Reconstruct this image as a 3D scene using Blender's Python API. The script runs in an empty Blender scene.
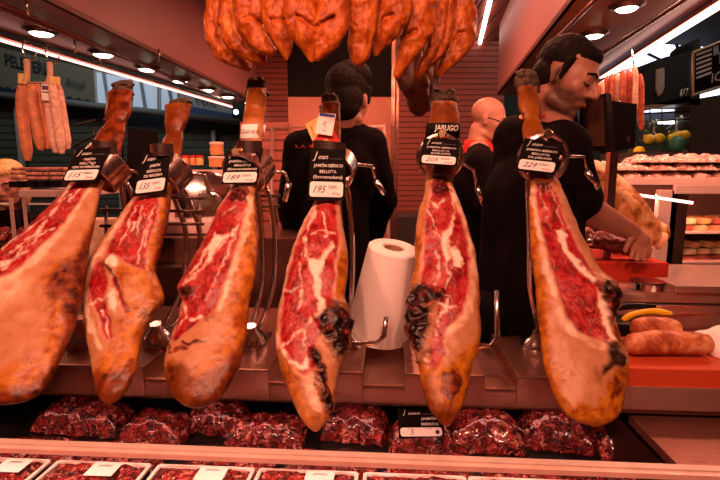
import bpy, bmesh, math, random
import numpy as np
from mathutils import Vector, Matrix, Euler
random.seed(7); rng = np.random.default_rng(5)
S = bpy.context.scene; COL = S.collection
S.view_settings.view_transform = 'Standard'; S.view_settings.look = 'None'
S.view_settings.gamma = 1; S.view_settings.use_curve_mapping = False
S.view_settings.exposure = -0.06
ORD = ['first','second','third','fourth','fifth','sixth','seventh','eighth','ninth']
PI = math.pi
# ---------------------------------------------------------------- camera
CAMZ, PITCH, FPX = 1.4, math.radians(8.0), 480.0
cd = bpy.data.cameras.new('camera'); cam = bpy.data.objects.new('camera', cd); COL.objects.link(cam)
cam.location = (0, 0, CAMZ); cam.rotation_euler = (PI/2 - PITCH, 0, 0)
cd.sensor_width = 36; cd.lens = 36*FPX/720; cd.clip_start = .02; S.camera = cam
cp, sp = math.cos(PITCH), math.sin(PITCH)
def ray(px, py):
    a = (px-360)/FPX; b = (240-py)/FPX
    return np.array([a, cp + b*sp, -sp + b*cp])
def P(px, py, Y):            # design point at a distance Y in front of the viewer
    d = ray(px, py); t = Y/d[1]
    return Vector((d[0]*t, Y, CAMZ + d[2]*t))
def H(px, py, z):            # design point at a height z
    d = ray(px, py); t = (z-CAMZ)/d[2]
    return Vector((d[0]*t, d[1]*t, z))
def proj(a):
    x = a[:, 0]; y = a[:, 1]; z = a[:, 2]-CAMZ
    dep = y*cp - z*sp; up = y*sp + z*cp
    return 360 + FPX*x/dep, 240 - FPX*up/dep
# ---------------------------------------------------------------- tagging
def tag(o, label=None, cat=None, group=None, kind=None):
    if label: o['label'] = label
    if cat: o['category'] = cat
    if group: o['group'] = group
    if kind: o['kind'] = kind
    return o
def empty(name, loc=(0,0,0), label=None, cat=None, group=None):
    o = bpy.data.objects.new(name, None); COL.objects.link(o); o.location = loc; o.empty_display_size = .05
    return tag(o, label, cat, group)
def link_mesh(name, me, mat, parent=None):
    o = bpy.data.objects.new(name, me); COL.objects.link(o)
    if mat is not None and len(me.materials) == 0: me.materials.append(mat)
    if parent is not None:
        o.parent = parent; o.matrix_parent_inverse = Matrix.Translation(-Vector(parent.location))
    return o
def copy_tree(o, loc, label=None):
    r = o.copy(); COL.objects.link(r); r.location = loc
    if label: r['label'] = label
    for ch in list(o.children):
        c = ch.copy(); COL.objects.link(c); c.parent = r
        for g in ch.children:
            d = g.copy(); COL.objects.link(d); d.parent = c
    return r
def smooth_path(pts, n=8):
    pts = [Vector(p) for p in pts]
    if len(pts) < 3: return pts
    out = []
    for i in range(len(pts)-1):
        p0 = pts[max(i-1, 0)]; p1 = pts[i]; p2 = pts[i+1]; p3 = pts[min(i+2, len(pts)-1)]
        for k in range(n):
            t = k/n
            out.append(.5*((2*p1)+(p2-p0)*t+(2*p0-5*p1+4*p2-p3)*t*t+(3*p1-p0-3*p2+p3)*t**3))
    out.append(pts[-1]); return out
class MB:
    def __init__(s): s.bm = bmesh.new()
    def box(s, c, size, rot=None, bev=0, seg=2):
        m = Matrix.Translation(Vector(c))
        if rot is not None: m = m @ rot.to_4x4()
        r = bmesh.ops.create_cube(s.bm, size=1, matrix=m @ Matrix.Diagonal((*size, 1)))
        if bev > 0:
            es = list({e for v in r['verts'] for e in v.link_edges})
            bmesh.ops.bevel(s.bm, geom=es, offset=bev, segments=seg, affect='EDGES', profile=.7)
        return s
    def corners(s, p):   # hexahedron from 8 points: bottom 4, top 4
        v = [s.bm.verts.new(q) for q in p]
        for f in ((3,2,1,0),(4,5,6,7),(0,1,5,4),(1,2,6,5),(2,3,7,6),(3,0,4,7)): s.bm.faces.new([v[i] for i in f])
        bmesh.ops.recalc_face_normals(s.bm, faces=s.bm.faces[:]); return s
    def slab(s, quad, th, n=None):   # quad given thickness along n
        q = [Vector(a) for a in quad]
        if n is None: n = (q[1]-q[0]).cross(q[3]-q[0]).normalized()
        n = Vector(n); return s.corners(q+[a+n*th for a in q])
    def tube(s, pts, r, seg=10, smooth=True, caps=True):
        pts = smooth_path(pts) if smooth else [Vector(p) for p in pts]
        n = len(pts); rr = r if isinstance(r, (list, tuple)) else None
        rings = []; up = None
        for i, p in enumerate(pts):
            t = (pts[min(i+1, n-1)]-pts[max(i-1, 0)]).normalized()
            if up is None:
                up = Vector((0,0,1)) if abs(t.z) < .9 else Vector((1,0,0))
            a = (up - t*up.dot(t)).normalized(); up = a; b = t.cross(a)
            if rr: 
                k = i/(n-1)*(len(rr)-1); j = min(int(k), len(rr)-2); ra = rr[j]+(rr[j+1]-rr[j])*(k-j)
            else: ra = r
            rings.append([s.bm.verts.new(p + a*ra*math.cos(2*PI*k/seg) + b*ra*math.sin(2*PI*k/seg)) for k in range(seg)])
        for i in range(n-1):
            for k in range(seg):
                s.bm.faces.new((rings[i][k], rings[i][(k+1)%seg], rings[i+1][(k+1)%seg], rings[i+1][k]))
        if caps: s.bm.faces.new(rings[0][::-1]); s.bm.faces.new(rings[-1])
        return s
    def lathe(s, c, axis, prof, seg=28, caps=True):   # prof: (radius, distance along axis)
        c = Vector(c); ax = Vector(axis).normalized(); a = ax.orthogonal().normalized(); b = ax.cross(a)
        rings = [[s.bm.verts.new(c+ax*h+(a*math.cos(2*PI*k/seg)+b*math.sin(2*PI*k/seg))*max(r, 1e-4)) for k in range(seg)] for r, h in prof]
        for i in range(len(rings)-1):
            for k in range(seg):
                s.bm.faces.new((rings[i][k], rings[i][(k+1)%seg], rings[i+1][(k+1)%seg], rings[i+1][k]))
        if caps:
            s.bm.faces.new(rings[0][::-1]); s.bm.faces.new(rings[-1])
        return s
    def ellip(s, c, r, rot=None, seg=20):
        m = Matrix.Translation(Vector(c))
        if rot is not None: m = m @ rot.to_4x4()
        bmesh.ops.create_uvsphere(s.bm, u_segments=seg, v_segments=seg//2+2, radius=1, matrix=m @ Matrix.Diagonal((*r, 1))); return s
    def poly(s, pts, th, n):    # prism
        n = Vector(n); a = [s.bm.verts.new(Vector(p)) for p in pts]; b = [s.bm.verts.new(Vector(p)+n*th) for p in pts]
        s.bm.faces.new(a[::-1]); s.bm.faces.new(b); k = len(a)
        for i in range(k): s.bm.faces.new((a[i], a[(i+1)%k], b[(i+1)%k], b[i]))
        return s
    def build(s, name, mat, parent=None, smooth=False, origin=None):
        bmesh.ops.recalc_face_normals(s.bm, faces=s.bm.faces[:])
        if smooth:
            for f in s.bm.faces: f.smooth = True
        if smooth == 'auto':
            for e in s.bm.edges:
                if len(e.link_faces) == 2 and e.calc_face_angle(0) > .6: e.smooth = False
        me = bpy.data.meshes.new(name)
        if parent is None:
            if origin is None:
                vs = [v.co for v in s.bm.verts]
                lo = Vector([min(v[i] for v in vs) for i in range(3)]); hi = Vector([max(v[i] for v in vs) for i in range(3)])
                origin = Vector(((lo.x+hi.x)/2, (lo.y+hi.y)/2, lo.z))
            bmesh.ops.translate(s.bm, verts=s.bm.verts[:], vec=-Vector(origin))
        s.bm.to_mesh(me); s.bm.free()
        o = link_mesh(name, me, mat, parent)
        if parent is None: o.location = origin
        return o
# ---------------------------------------------------------------- materials
def srgb(r, g, b): return tuple(((c/255)/12.92 if c/255 <= .04045 else ((c/255+.055)/1.055)**2.4) for c in (r, g, b))
class NT:
    def __init__(s, name):
        s.m = bpy.data.materials.new(name); s.m.use_nodes = True; s.t = s.m.node_tree; s.n = s.t.nodes; s.l = s.t.links
        s.b = s.n['Principled BSDF']; s.out = s.n['Material Output']
    def new(s, ty, **kw):
        n = s.n.new(ty)
        for k, v in kw.items(): setattr(n, k, v)
        return n
    def link(s, a, b): s.l.new(a, b)
    def coords(s, scale=(1,1,1), kind='Object'):
        tc = s.new('ShaderNodeTexCoord'); mp = s.new('ShaderNodeMapping'); mp.inputs['Scale'].default_value = scale
        s.link(tc.outputs[kind], mp.inputs['Vector']); return mp.outputs['Vector']
    def noise(s, vec, scale, detail=4, rough=.55, dist=0):
        n = s.new('ShaderNodeTexNoise'); s.link(vec, n.inputs['Vector']); n.inputs['Scale'].default_value = scale
        n.inputs['Detail'].default_value = detail; n.inputs['Roughness'].default_value = rough; n.inputs['Distortion'].default_value = dist
        return n.outputs['Fac']
    def ramp(s, fac, stops):
        r = s.new('ShaderNodeValToRGB'); e = r.color_ramp.elements
        while len(e) < len(stops): e.new(.5)
        for k, (p, c) in enumerate(stops): e[k].position = p; e[k].color = (*c, 1) if not isinstance(c, (int, float)) else (c, c, c, 1)
        s.link(fac, r.inputs['Fac']); return r.outputs['Color']
    def mix(s, fac, a, b):
        m = s.new('ShaderNodeMix', data_type='RGBA')
        for v, i in ((fac, 0), (a, 6), (b, 7)):
            if isinstance(v, (int, float)): m.inputs[i].default_value = v
            elif isinstance(v, tuple): m.inputs[i].default_value = (*v, 1)
            else: s.link(v, m.inputs[i])
        return m.outputs[2]
    def math(s, op, a, b=0.0, clamp=False):
        m = s.new('ShaderNodeMath', operation=op, use_clamp=clamp)
        for v, i in ((a, 0), (b, 1)):
            if isinstance(v, (int, float)): m.inputs[i].default_value = v
            else: s.link(v, m.inputs[i])
        return m.outputs[0]
    def bump(s, h, strength=.3, dist=.002):
        b = s.new('ShaderNodeBump'); b.inputs['Strength'].default_value = strength; b.inputs['Distance'].default_value = dist
        s.link(h, b.inputs['Height']); s.link(b.outputs[0], s.b.inputs['Normal'])
def mat(name, col, rough=.5, metal=0, spec=.5, var=.12, nscale=30, bump=0, emit=None, estr=0, coat=0, sss=0):
    t = NT(name); v = t.coords(); n = t.noise(v, nscale)
    lo = tuple(c*(1-var) for c in col); hi = tuple(min(1, c*(1+var)) for c in col)
    t.link(t.ramp(n, [(.3, lo), (.7, hi)]), t.b.inputs['Base Color'])
    t.b.inputs['Roughness'].default_value = rough; t.b.inputs['Metallic'].default_value = metal
    t.b.inputs['Specular IOR Level'].default_value = spec; t.b.inputs['Coat Weight'].default_value = coat
    if sss: t.b.inputs['Subsurface Weight'].default_value = sss; t.b.inputs['Subsurface Radius'].default_value = (.01,.004,.002); t.b.inputs['Subsurface Scale'].default_value = 1
    if bump: t.bump(n, bump, .003)
    if emit: t.b.inputs['Emission Color'].default_value = (*emit, 1); t.b.inputs['Emission Strength'].default_value = estr
    return t.m
def glassy(name, tint=(1,1,1), rough=.05, fac=.12):
    t = NT(name); tr = t.new('ShaderNodeBsdfTransparent'); tr.inputs[0].default_value = (*tint, 1)
    gl = t.new('ShaderNodeBsdfGlossy'); gl.inputs['Roughness'].default_value = rough
    fr = t.new('ShaderNodeFresnel'); fr.inputs['IOR'].default_value = 1.45
    ge = t.new('ShaderNodeNewGeometry'); f = t.math('ADD', fr.outputs[0], fac-.04, True)
    f = t.math('MULTIPLY', f, t.math('SUBTRACT', 1.0, ge.outputs['Backfacing']), True)
    nz = t.noise(t.coords(), 40, 3); bp = t.new('ShaderNodeBump'); bp.inputs['Strength'].default_value = .4 if rough > .1 else .02
    bp.inputs['Distance'].default_value = .003; t.link(nz, bp.inputs['Height']); t.link(bp.outputs[0], gl.inputs['Normal'])
    mx = t.new('ShaderNodeMixShader'); t.link(f, mx.inputs[0]); t.link(tr.outputs[0], mx.inputs[1]); t.link(gl.outputs[0], mx.inputs[2])
    t.link(mx.outputs[0], t.out.inputs['Surface']); return t.m
def emis(name, col, strength):
    t = NT(name); t.b.inputs['Base Color'].default_value = (.8,.8,.8,1)
    t.b.inputs['Emission Color'].default_value = (*col, 1); t.b.inputs['Emission Strength'].default_value = strength; return t.m
M = {}
M['chrome'] = mat('chrome', (.75,.72,.7), .16, 1, var=.05)
M['brass'] = mat('polished_brass', (.8,.6,.35), .2, 1, var=.05)
M['black'] = mat('black_plastic', (.006,.004,.004), .4, spec=.3)
M['cardblack'] = mat('black_card', (.004,.002,.002), .7, spec=.1)
M['white'] = mat('white_card', (.90,.90,.88), .6, var=.04)
M['ink'] = mat('black_ink', (.01,.01,.015), .6)
M['letter'] = mat('white_print', (.8,.8,.78), .6, var=.02)
M['redprint'] = mat('red_print', (.6,.02,.02), .5)
M['paper'] = mat('paper_towel', (.88,.85,.82), .9, var=.03, nscale=120, bump=.2)
M['cloth'] = mat('black_cloth', (.005,.003,.003), .95, var=.4, nscale=80, bump=.3, spec=.08)
M['redcloth'] = mat('red_cloth', (.5,.015,.01), .85)
M['hair'] = mat('dark_hair', (.007,.004,.003), .75, var=.6, nscale=150, bump=.6, spec=.15)
M['satin'] = mat('satin_steel', (.70,.54,.47), .24, 1, var=.25, nscale=90, bump=.12)
M['hairblond'] = mat('blonde_hair', (.55,.36,.14), .5, var=.4, nscale=120, bump=.5)
M['string'] = mat('twine', (.16,.08,.035), .9)
M['hoof'] = mat('hoof_horn', (.022,.014,.01), .45, var=.5, nscale=60, bump=.5)
M['steel_dark'] = mat('dark_steel', (.14,.09,.075), .35, 1)
def steel():
    t = NT('brushed_steel'); v = t.coords((3, 60, 60)); n = t.noise(v, 8, 3)
    t.link(t.ramp(n, [(.3, (.31,.15,.115)), (.7, (.35,.175,.135))]), t.b.inputs['Base Color'])
    t.b.inputs['Metallic'].default_value = .85; t.link(t.ramp(n, [(.3, .27), (.7, .32)]), t.b.inputs['Roughness']); return t.m
M['steel'] = steel()
M['steel_light'] = mat('bright_steel', (.60,.42,.36), .34, .8, var=.1, nscale=20)
# ---------------------------------------------------------------- numpy value noise and polygon tools
_T = rng.random((64,64,64))
def vnoise(p, scale):
    q = p*scale; i = np.floor(q).astype(int); f = q-i; f = f*f*(3-2*f); r = 0
    for a in (0,1):
        for b in (0,1):
            for c in (0,1):
                w = (f[:,0] if a else 1-f[:,0])*(f[:,1] if b else 1-f[:,1])*(f[:,2] if c else 1-f[:,2])
                r = r + w*_T[(i[:,0]+a)%64, (i[:,1]+b)%64, (i[:,2]+c)%64]
    return r
def fbm(p, scale, o=4):
    r = 0; a = .5
    for k in range(o): r = r + a*(vnoise(p+k*3.7, scale*2**k)-.5); a *= .5
    return r*2
def seg_dist(x, y, pts, closed=False):
    d = np.full(x.shape, 1e9); n = len(pts)
    for i in range(n if closed else n-1):
        x0, y0 = pts[i][:2]; x1, y1 = pts[(i+1)%n][:2]; dx, dy = x1-x0, y1-y0
        t = np.clip(((x-x0)*dx+(y-y0)*dy)/(dx*dx+dy*dy+1e-9), 0, 1)
        d = np.minimum(d, np.hypot(x-x0-t*dx, y-y0-t*dy))
    return d
def inside(x, y, pts):
    r = np.zeros(x.shape, bool); n = len(pts); j = n-1
    for i in range(n):
        xi, yi = pts[i]; xj, yj = pts[j]
        c = ((yi > y) != (yj > y)) & (x < (xj-xi)*(y-yi)/(yj-yi+1e-12)+xi)
        r ^= c; j = i
    return r
def sdf(x, y, pts):
    d = seg_dist(x, y, pts, True); return np.where(inside(x, y, pts), d, -d)   # positive inside
def ss(d, w): return np.clip(d/w*.5+.5, 0, 1)
def mesh_from(name, co, faces, smooth=True):
    me = bpy.data.meshes.new(name); me.vertices.add(len(co)); me.vertices.foreach_set('co', co.astype(np.float32).ravel())
    nf = len(faces); me.loops.add(nf*4); me.polygons.add(nf)
    me.loops.foreach_set('vertex_index', faces.astype(np.int32).ravel())
    me.polygons.foreach_set('loop_start', np.arange(nf, dtype=np.int32)*4)
    me.polygons.foreach_set('loop_total', np.full(nf, 4, np.int32))
    me.polygons.foreach_set('use_smooth', np.full(nf, smooth)); me.update(); me.validate(); return me
# ---------------------------------------------------------------- text
def text(body, center, right, up, height, m, parent, name='lettering', shear=0, width=None, th=.0004, bold=0):
    cu = bpy.data.curves.new(name, 'FONT'); cu.body = body; cu.size = 1; cu.align_x = 'CENTER'; cu.align_y = 'CENTER'; cu.shear = shear
    cu.offset = bold; cu.resolution_u = 2
    o = bpy.data.objects.new(name, cu); COL.objects.link(o); bpy.context.view_layer.update()
    me = bpy.data.meshes.new_from_object(o.evaluated_get(bpy.context.evaluated_depsgraph_get()))
    bpy.data.objects.remove(o)
    r = Vector(right).normalized(); u = Vector(up).normalized(); n = r.cross(u).normalized()
    co = np.empty(len(me.vertices)*3); me.vertices.foreach_get('co', co); co = co.reshape(-1, 3)
    w = co[:,0].max()-co[:,0].min(); hh = height*1.35; sx = hh if width is None else width/w
    cx = (co[:,0].max()+co[:,0].min())/2; cy = (co[:,1].max()+co[:,1].min())/2
    out = np.array(center)[None] + np.outer((co[:,0]-cx)*sx, np.array(r)) + np.outer((co[:,1]-cy)*hh, np.array(u)) + np.array(n)[None]*.0003
    me.vertices.foreach_set('co', out.ravel()); me.update()
    b = bmesh.new(); b.from_mesh(me)
    ex = bmesh.ops.extrude_face_region(b, geom=b.faces[:]); vs = [g for g in ex['geom'] if isinstance(g, bmesh.types.BMVert)]
    bmesh.ops.translate(b, verts=vs, vec=n*th); b.to_mesh(me); b.free(); me.materials.clear()
    return link_mesh(name, me, m, parent)
# ---------------------------------------------------------------- union bodies (one continuous surface)
def fuse(prims, voxel, name, m, parent=None, smoothit=6, origin=None, noise=None):
    """prims: ('c', p0, r0, p1, r1) tapered limb or ('e', centre, radii, Matrix3)"""
    b = MB()
    for q in prims:
        if q[0] == 'c':
            p0 = Vector(q[1]); p1 = Vector(q[3]); r0, r1 = q[2], q[4]; ax = (p1-p0); L = ax.length
            pr = [(r0*math.sin(k*PI/10), -r0*math.cos(k*PI/10)) for k in range(0, 6)] + [(r1*math.cos(k*PI/10), L+r1*math.sin(k*PI/10)) for k in range(0, 6)]
            b.lathe(p0, ax, pr, 16)
        else: b.ellip(q[1], q[2], q[3] if len(q) > 3 else None, 18)
    bmesh.ops.recalc_face_normals(b.bm, faces=b.bm.faces[:])
    me = bpy.data.meshes.new('tmp'); b.bm.to_mesh(me); b.bm.free()
    o = bpy.data.objects.new('tmp', me); COL.objects.link(o)
    r = o.modifiers.new('r', 'REMESH'); r.mode = 'VOXEL'; r.voxel_size = voxel; r.use_smooth_shade = True
    sm = o.modifiers.new('s', 'SMOOTH'); sm.factor = .5; sm.iterations = smoothit
    bpy.context.view_layer.update()
    out = bpy.data.meshes.new_from_object(o.evaluated_get(bpy.context.evaluated_depsgraph_get())); bpy.data.objects.remove(o)
    out.name = name; out.materials.clear()
    for p in out.polygons: p.use_smooth = True
    if noise:
        co = np.empty(len(out.vertices)*3); out.vertices.foreach_get('co', co); co = co.reshape(-1,3)
        nn = np.empty(len(out.vertices)*3); out.vertices.foreach_get('normal', nn); nn = nn.reshape(-1,3)
        co = co + nn*(fbm(co, noise[0])*noise[1])[:,None]; out.vertices.foreach_set('co', co.ravel()); out.update()
    if parent is None and origin is not None:
        out.transform(Matrix.Translation(-Vector(origin)))
    o = link_mesh(name, out, m, parent)
    if parent is None and origin is not None: o.location = origin
    return o
# ================================================================ hams
def ham_material():
    t = NT('cured_ham'); v = t.coords()
    A = t.new('ShaderNodeAttribute', attribute_name='mask_a'); B = t.new('ShaderNodeAttribute', attribute_name='mask_b')
    sa = t.new('ShaderNodeSeparateColor'); sb = t.new('ShaderNodeSeparateColor')
    t.link(A.outputs['Color'], sa.inputs[0]); t.link(B.outputs['Color'], sb.inputs[0])
    meat, seam, dark = sa.outputs[0], sa.outputs[1], sa.outputs[2]
    amber, brown, pale = sb.outputs[0], sb.outputs[1], sb.outputs[2]
    n1 = t.noise(v, 9, 5, .6); n2 = t.noise(v, 45, 5, .65); n3 = t.noise(v, 160, 3)
    tan = t.ramp(n2, [(.32, (.40,.17,.075)), (.66, (.48,.235,.115))])
    amb = t.ramp(n2, [(.38, (.25,.055,.003)), (.60, (.50,.18,.014))])
    f = t.math('MULTIPLY_ADD', n1, 2.2); f.node.inputs[2].default_value = -1.1-.12
    fa = t.math('MULTIPLY', t.math('ADD', amber, f), 2.0, True)
    skin = t.mix(fa, tan, amb)
    brn = t.ramp(n2, [(.40, (.045,.006,.001)), (.62, (.22,.040,.004))])
    fb = t.math('ADD', t.math('MULTIPLY', n2, 1.3), t.math('MULTIPLY', n1, 1.2)); fb = t.math('ADD', fb, -1.25-.22); fb = t.math('MULTIPLY', t.math('ADD', brown, fb), 1.7, True)
    skin = t.mix(fb, skin, brn)
    skin = t.mix(t.math('MULTIPLY', pale, .92), skin, t.ramp(n2, [(.3, (.74,.49,.33)), (.7, (.88,.67,.50))]))
    # meat: grain plus marbling
    vs = t.coords((1, 1, .45)); g = t.noise(vs, 55, 6, .7, 1.0)
    red = t.ramp(g, [(.38, (.13,.002,.003)), (.52, (.34,.008,.011)), (.66, (.46,.035,.034))])
    def veins(scale, lo, hi, dist):
        w = t.noise(v, 24, 3, .6); ad = t.new('ShaderNodeVectorMath', operation='MULTIPLY_ADD')
        nt = t.new('ShaderNodeTexNoise'); t.link(v, nt.inputs['Vector']); nt.inputs['Scale'].default_value = 30; nt.inputs['Detail'].default_value = 3
        t.link(nt.outputs['Color'], ad.inputs[0]); ad.inputs[1].default_value = (dist,)*3; t.link(vs, ad.inputs[2])
        vo = t.new('ShaderNodeTexVoronoi', feature='DISTANCE_TO_EDGE'); t.link(ad.outputs[0], vo.inputs['Vector']); vo.inputs['Scale'].default_value = scale
        return t.ramp(vo.outputs['Distance'], [(lo, 1.0), (hi, 0.0)])
    vl = t.coords((1, .8, .30))
    def ridge(scale, wdt, det, dist):
        q = t.noise(vl, scale, det, .5, dist); a = t.math('ABSOLUTE', t.math('SUBTRACT', q, .5)); return t.ramp(a, [(0, 1.0), (wdt, 0.0)])
    m1 = t.math('MAXIMUM', ridge(42, .022, 2, 1.2), t.math('MULTIPLY', veins(60, .0, .05, .04), .5)); m2 = t.math('MAXIMUM', ridge(105, .035, 2, .8), t.math('MULTIPLY', veins(130, .0, .10, .014), .5))
    k1 = t.ramp(t.noise(v, 17, 3), [(.5, 0.0), (.66, .7)]); k2 = t.ramp(t.noise(v, 26, 3), [(.44, 0.0), (.62, .34)])
    mm = t.math('MAXIMUM', t.math('MULTIPLY', m1, k1), t.math('MULTIPLY', m2, k2))
    red = t.mix(mm, red, (.74,.40,.31))
    col = t.mix(meat, skin, red)
    sn = t.math('ADD', t.math('MULTIPLY', n2, .7), .62, True)
    col = t.mix(t.math('MULTIPLY', seam, sn), col, t.ramp(n3, [(.3, (.84,.60,.46)), (.6, (.94,.80,.66))]))
    dk = t.ramp(n2, [(.46, (.005,.001,.001)), (.56, (.030,.004,.003)), (.63, (.17,.016,.010)), (.72, (.42,.12,.05))])
    col = t.mix(dark, col, dk)
    t.link(col, t.b.inputs['Base Color'])
    r = t.mix(meat, t.ramp(n2, [(.3, .26), (.7, .45)]), t.ramp(g, [(.3, .28), (.7, .45)]))
    t.link(r, t.b.inputs['Roughness']); t.b.inputs['Specular IOR Level'].default_value = .32
    t.bump(t.math('ADD', n2, t.math('MULTIPLY', n3, .35)), .5, .003)
    return t.m
M['ham'] = ham_material()

def outline_loft(name, rows, Yb, Yt, m, parent, thick=.42, tmax=.085, step=1.0, seg=150, masks=None, noise_amp=.0026, nscale=24, lumps=None, creases=None, parent_org=True, fpow=.8):
    rows = sorted(rows); ys = np.array([r[0] for r in rows], float)
    y0, y1 = ys[0], ys[-1]
    # dense rows, denser at the two rounded ends
    ny = int((y1-y0)/step); t = np.linspace(0, 1, ny); t = t-.10*np.sin(2*PI*t)/(2*PI)*1.0
    yy = y0+(y1-y0)*t
    def sm(col):
        v = np.interp(yy, ys, np.array([r[col] for r in rows], float))
        k = max(3, int(9/step)); ker = np.hanning(k+2)[1:-1]; ker /= ker.sum()
        pad = np.concatenate([v[0]-(v[1:k][::-1]-v[0])*0, v, v[-1]+np.zeros(k-1)])
        s_ = np.convolve(np.concatenate([np.full(k, v[0]), v, np.full(k, v[-1])]), ker, 'same')[k:-k]
        e = np.clip(np.minimum(np.arange(ny), np.arange(ny)[::-1])/k, 0, 1); return v*(1-e)+s_*e
    xl, xr = sm(1), sm(2); Y = Yt+(Yb-Yt)*(yy-y0)/(y1-y0)
    a = (xl+xr)/2; L = np.array([P(x, y, d)[:] for x, y, d in zip(xl, yy, Y)]); R = np.array([P(x, y, d)[:] for x, y, d in zip(xr, yy, Y)])
    C = (L+R)/2; hw = (R-L)/2; w = np.linalg.norm(hw, axis=1)
    cen = C[ny//2]; td = np.array([0,0,CAMZ])-cen; td = td/np.linalg.norm(td)   # the face of the ham looks out over the counter
    b = np.minimum(w*thick*2, tmax*(1-np.exp(-w*2*thick/tmax*1.3)))
    # round the bottom end
    th = np.linspace(0, 2*PI, seg, endpoint=False); u = np.cos(th); s = np.sin(th)
    prof = np.sign(s)*np.abs(s)**fpow
    co = C[:,None,:]+hw[:,None,:]*u[None,:,None]+td[None,None,:]*(b[:,None]*prof[None,:])[:,:,None]
    co = co.reshape(-1, 3); front = np.tile(s, ny) > -.15
    idx = np.arange(ny*seg).reshape(ny, seg)
    f = np.stack([idx[:-1], np.roll(idx, -1, 1)[:-1], np.roll(idx, -1, 1)[1:], idx[1:]], -1).reshape(-1, 4)
    # normals (approx.): radial
    nr = (hw[:,None,:]/np.maximum(w,1e-4)[:,None,None]*u[None,:,None]+td[None,None,:]*s[None,:,None]).reshape(-1, 3)
    sc = np.repeat(np.clip(w/.03, .15, 1), seg)
    co = co+nr*(fbm(co, nscale, 3)*noise_amp*2.2*sc)[:,None]
    px, py = proj(co); fr = front.astype(float)
    warp = fbm(co, 70, 3)*5; warp2 = fbm(co+9.1, 70, 3)*5; wx, wy = px+warp, py+warp2
    Z = np.zeros(len(co)); mk = dict(meat=Z.copy(), seam=Z.copy(), dark=Z.copy(), amber=Z.copy(), brown=Z.copy(), pale=Z.copy())
    if masks:
        sharp = np.full(len(co), -1e9)
        for pl in masks.get('meat', []):
            sharp = np.maximum(sharp, sdf(px+warp*.35, py+warp2*.35, pl))
        mk['meat'] = ss(sharp, 1.6)*fr
        bw = 1.5
        mk['pale'] = np.clip((sharp+bw)/3, 0, 1)*fr*(sharp > -200)
        for it in masks.get('seam', []):
            if it[0] == 'p': v = ss(sdf(px+warp, py+warp2, it[1])-.8, 1.4)
            else: v = ss(it[2]/2*np.clip(.45+fbm(co+2.2, 90, 2)*2.6, -.3, 1.2)-seg_dist(px+warp*.9, py+warp2*.9, it[1]), 1.2)*(it[3] if len(it) > 3 else 1)
            mk['seam'] = np.maximum(mk['seam'], v*fr)
        for k in ('dark', 'brown', 'amber', 'pale'):
            for it in masks.get(k, []):
                wd = (it[2] if len(it) > 2 else 3)*.8; st = (it[3] if len(it) > 3 else 1)*(1.25 if k in ('brown','amber') else 1)
                if it[0] == 'p': v = ss(sdf(wx, wy, it[1]), wd)*st
                else: v = ss(it[4]/2-seg_dist(wx, wy, it[1]), wd)*st
                mk[k] = np.maximum(mk[k], v*fr)
        if 'amber_back' in masks: mk['amber'] = np.maximum(mk['amber'], (1-fr)*masks['amber_back'])
        if 'amber_base' in masks: mk['amber'] = np.maximum(mk['amber'], masks['amber_base'])
        for pl in masks.get('nopale', []): mk['pale'] *= 1-ss(sdf(px, py, pl), 4)
    d = -.0035*mk['meat']+.001*mk['seam']*mk['meat'] + mk['dark']*(fbm(co, 60, 3)*.012+masks.get('darkout', .004) if masks else 0)
    if creases:
        for pts, wd, dep in creases: d = d-dep*np.exp(-(seg_dist(px+warp*.5, py+warp2*.5, pts)/wd)**2)*fr
    if lumps:
        for cx, cy, rad, amp in lumps: d = d+amp*np.exp(-((px-cx)**2+(py-cy)**2)/rad**2)*fr
    co = co+nr*d[:,None]
    org = np.array(parent.location) if parent is not None else co[np.argmax(py)]
    if parent is None: org = np.array([co[:,0].mean(), co[:,1].mean(), co[:,2].min()])
    co2 = co if parent is not None else co-org
    # close both ends with a fan of quads to a centre point
    top = len(co2); co2 = np.vstack([co2, co2[:seg].mean(0), co2[-seg:].mean(0)])
    k = np.arange(0, seg, 2)
    capt = np.stack([np.full(len(k), top), idx[0][(k+2)%seg], idx[0][(k+1)%seg], idx[0][k]], -1)
    capb = np.stack([np.full(len(k), top+1), idx[-1][k], idx[-1][(k+1)%seg], idx[-1][(k+2)%seg]], -1)
    f = np.vstack([f[:, ::-1], capt[:, ::-1], capb[:, ::-1]])
    me = mesh_from(name, co2, f)
    bm = bmesh.new(); bm.from_mesh(me); bmesh.ops.recalc_face_normals(bm, faces=bm.faces[:]); bm.to_mesh(me); bm.free()
    if masks:
        mk['pale'] = mk['pale']*np.clip(.8+fbm(co+4, 40, 3)*1.5, .2, 1)
        for an, ks in (('mask_a', ('meat','seam','dark')), ('mask_b', ('amber','brown','pale'))):
            at = me.color_attributes.new(an, 'FLOAT_COLOR', 'POINT')
            arr = np.ones((len(co2), 4), np.float32)
            for i, kk in enumerate(ks): arr[:-2, i] = mk[kk]; arr[-2:, i] = mk[kk][-1]
            at.data.foreach_set('color', arr.ravel())
    o = link_mesh(name, me, m, parent)
    if parent is None: o.location = org
    return o

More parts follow.
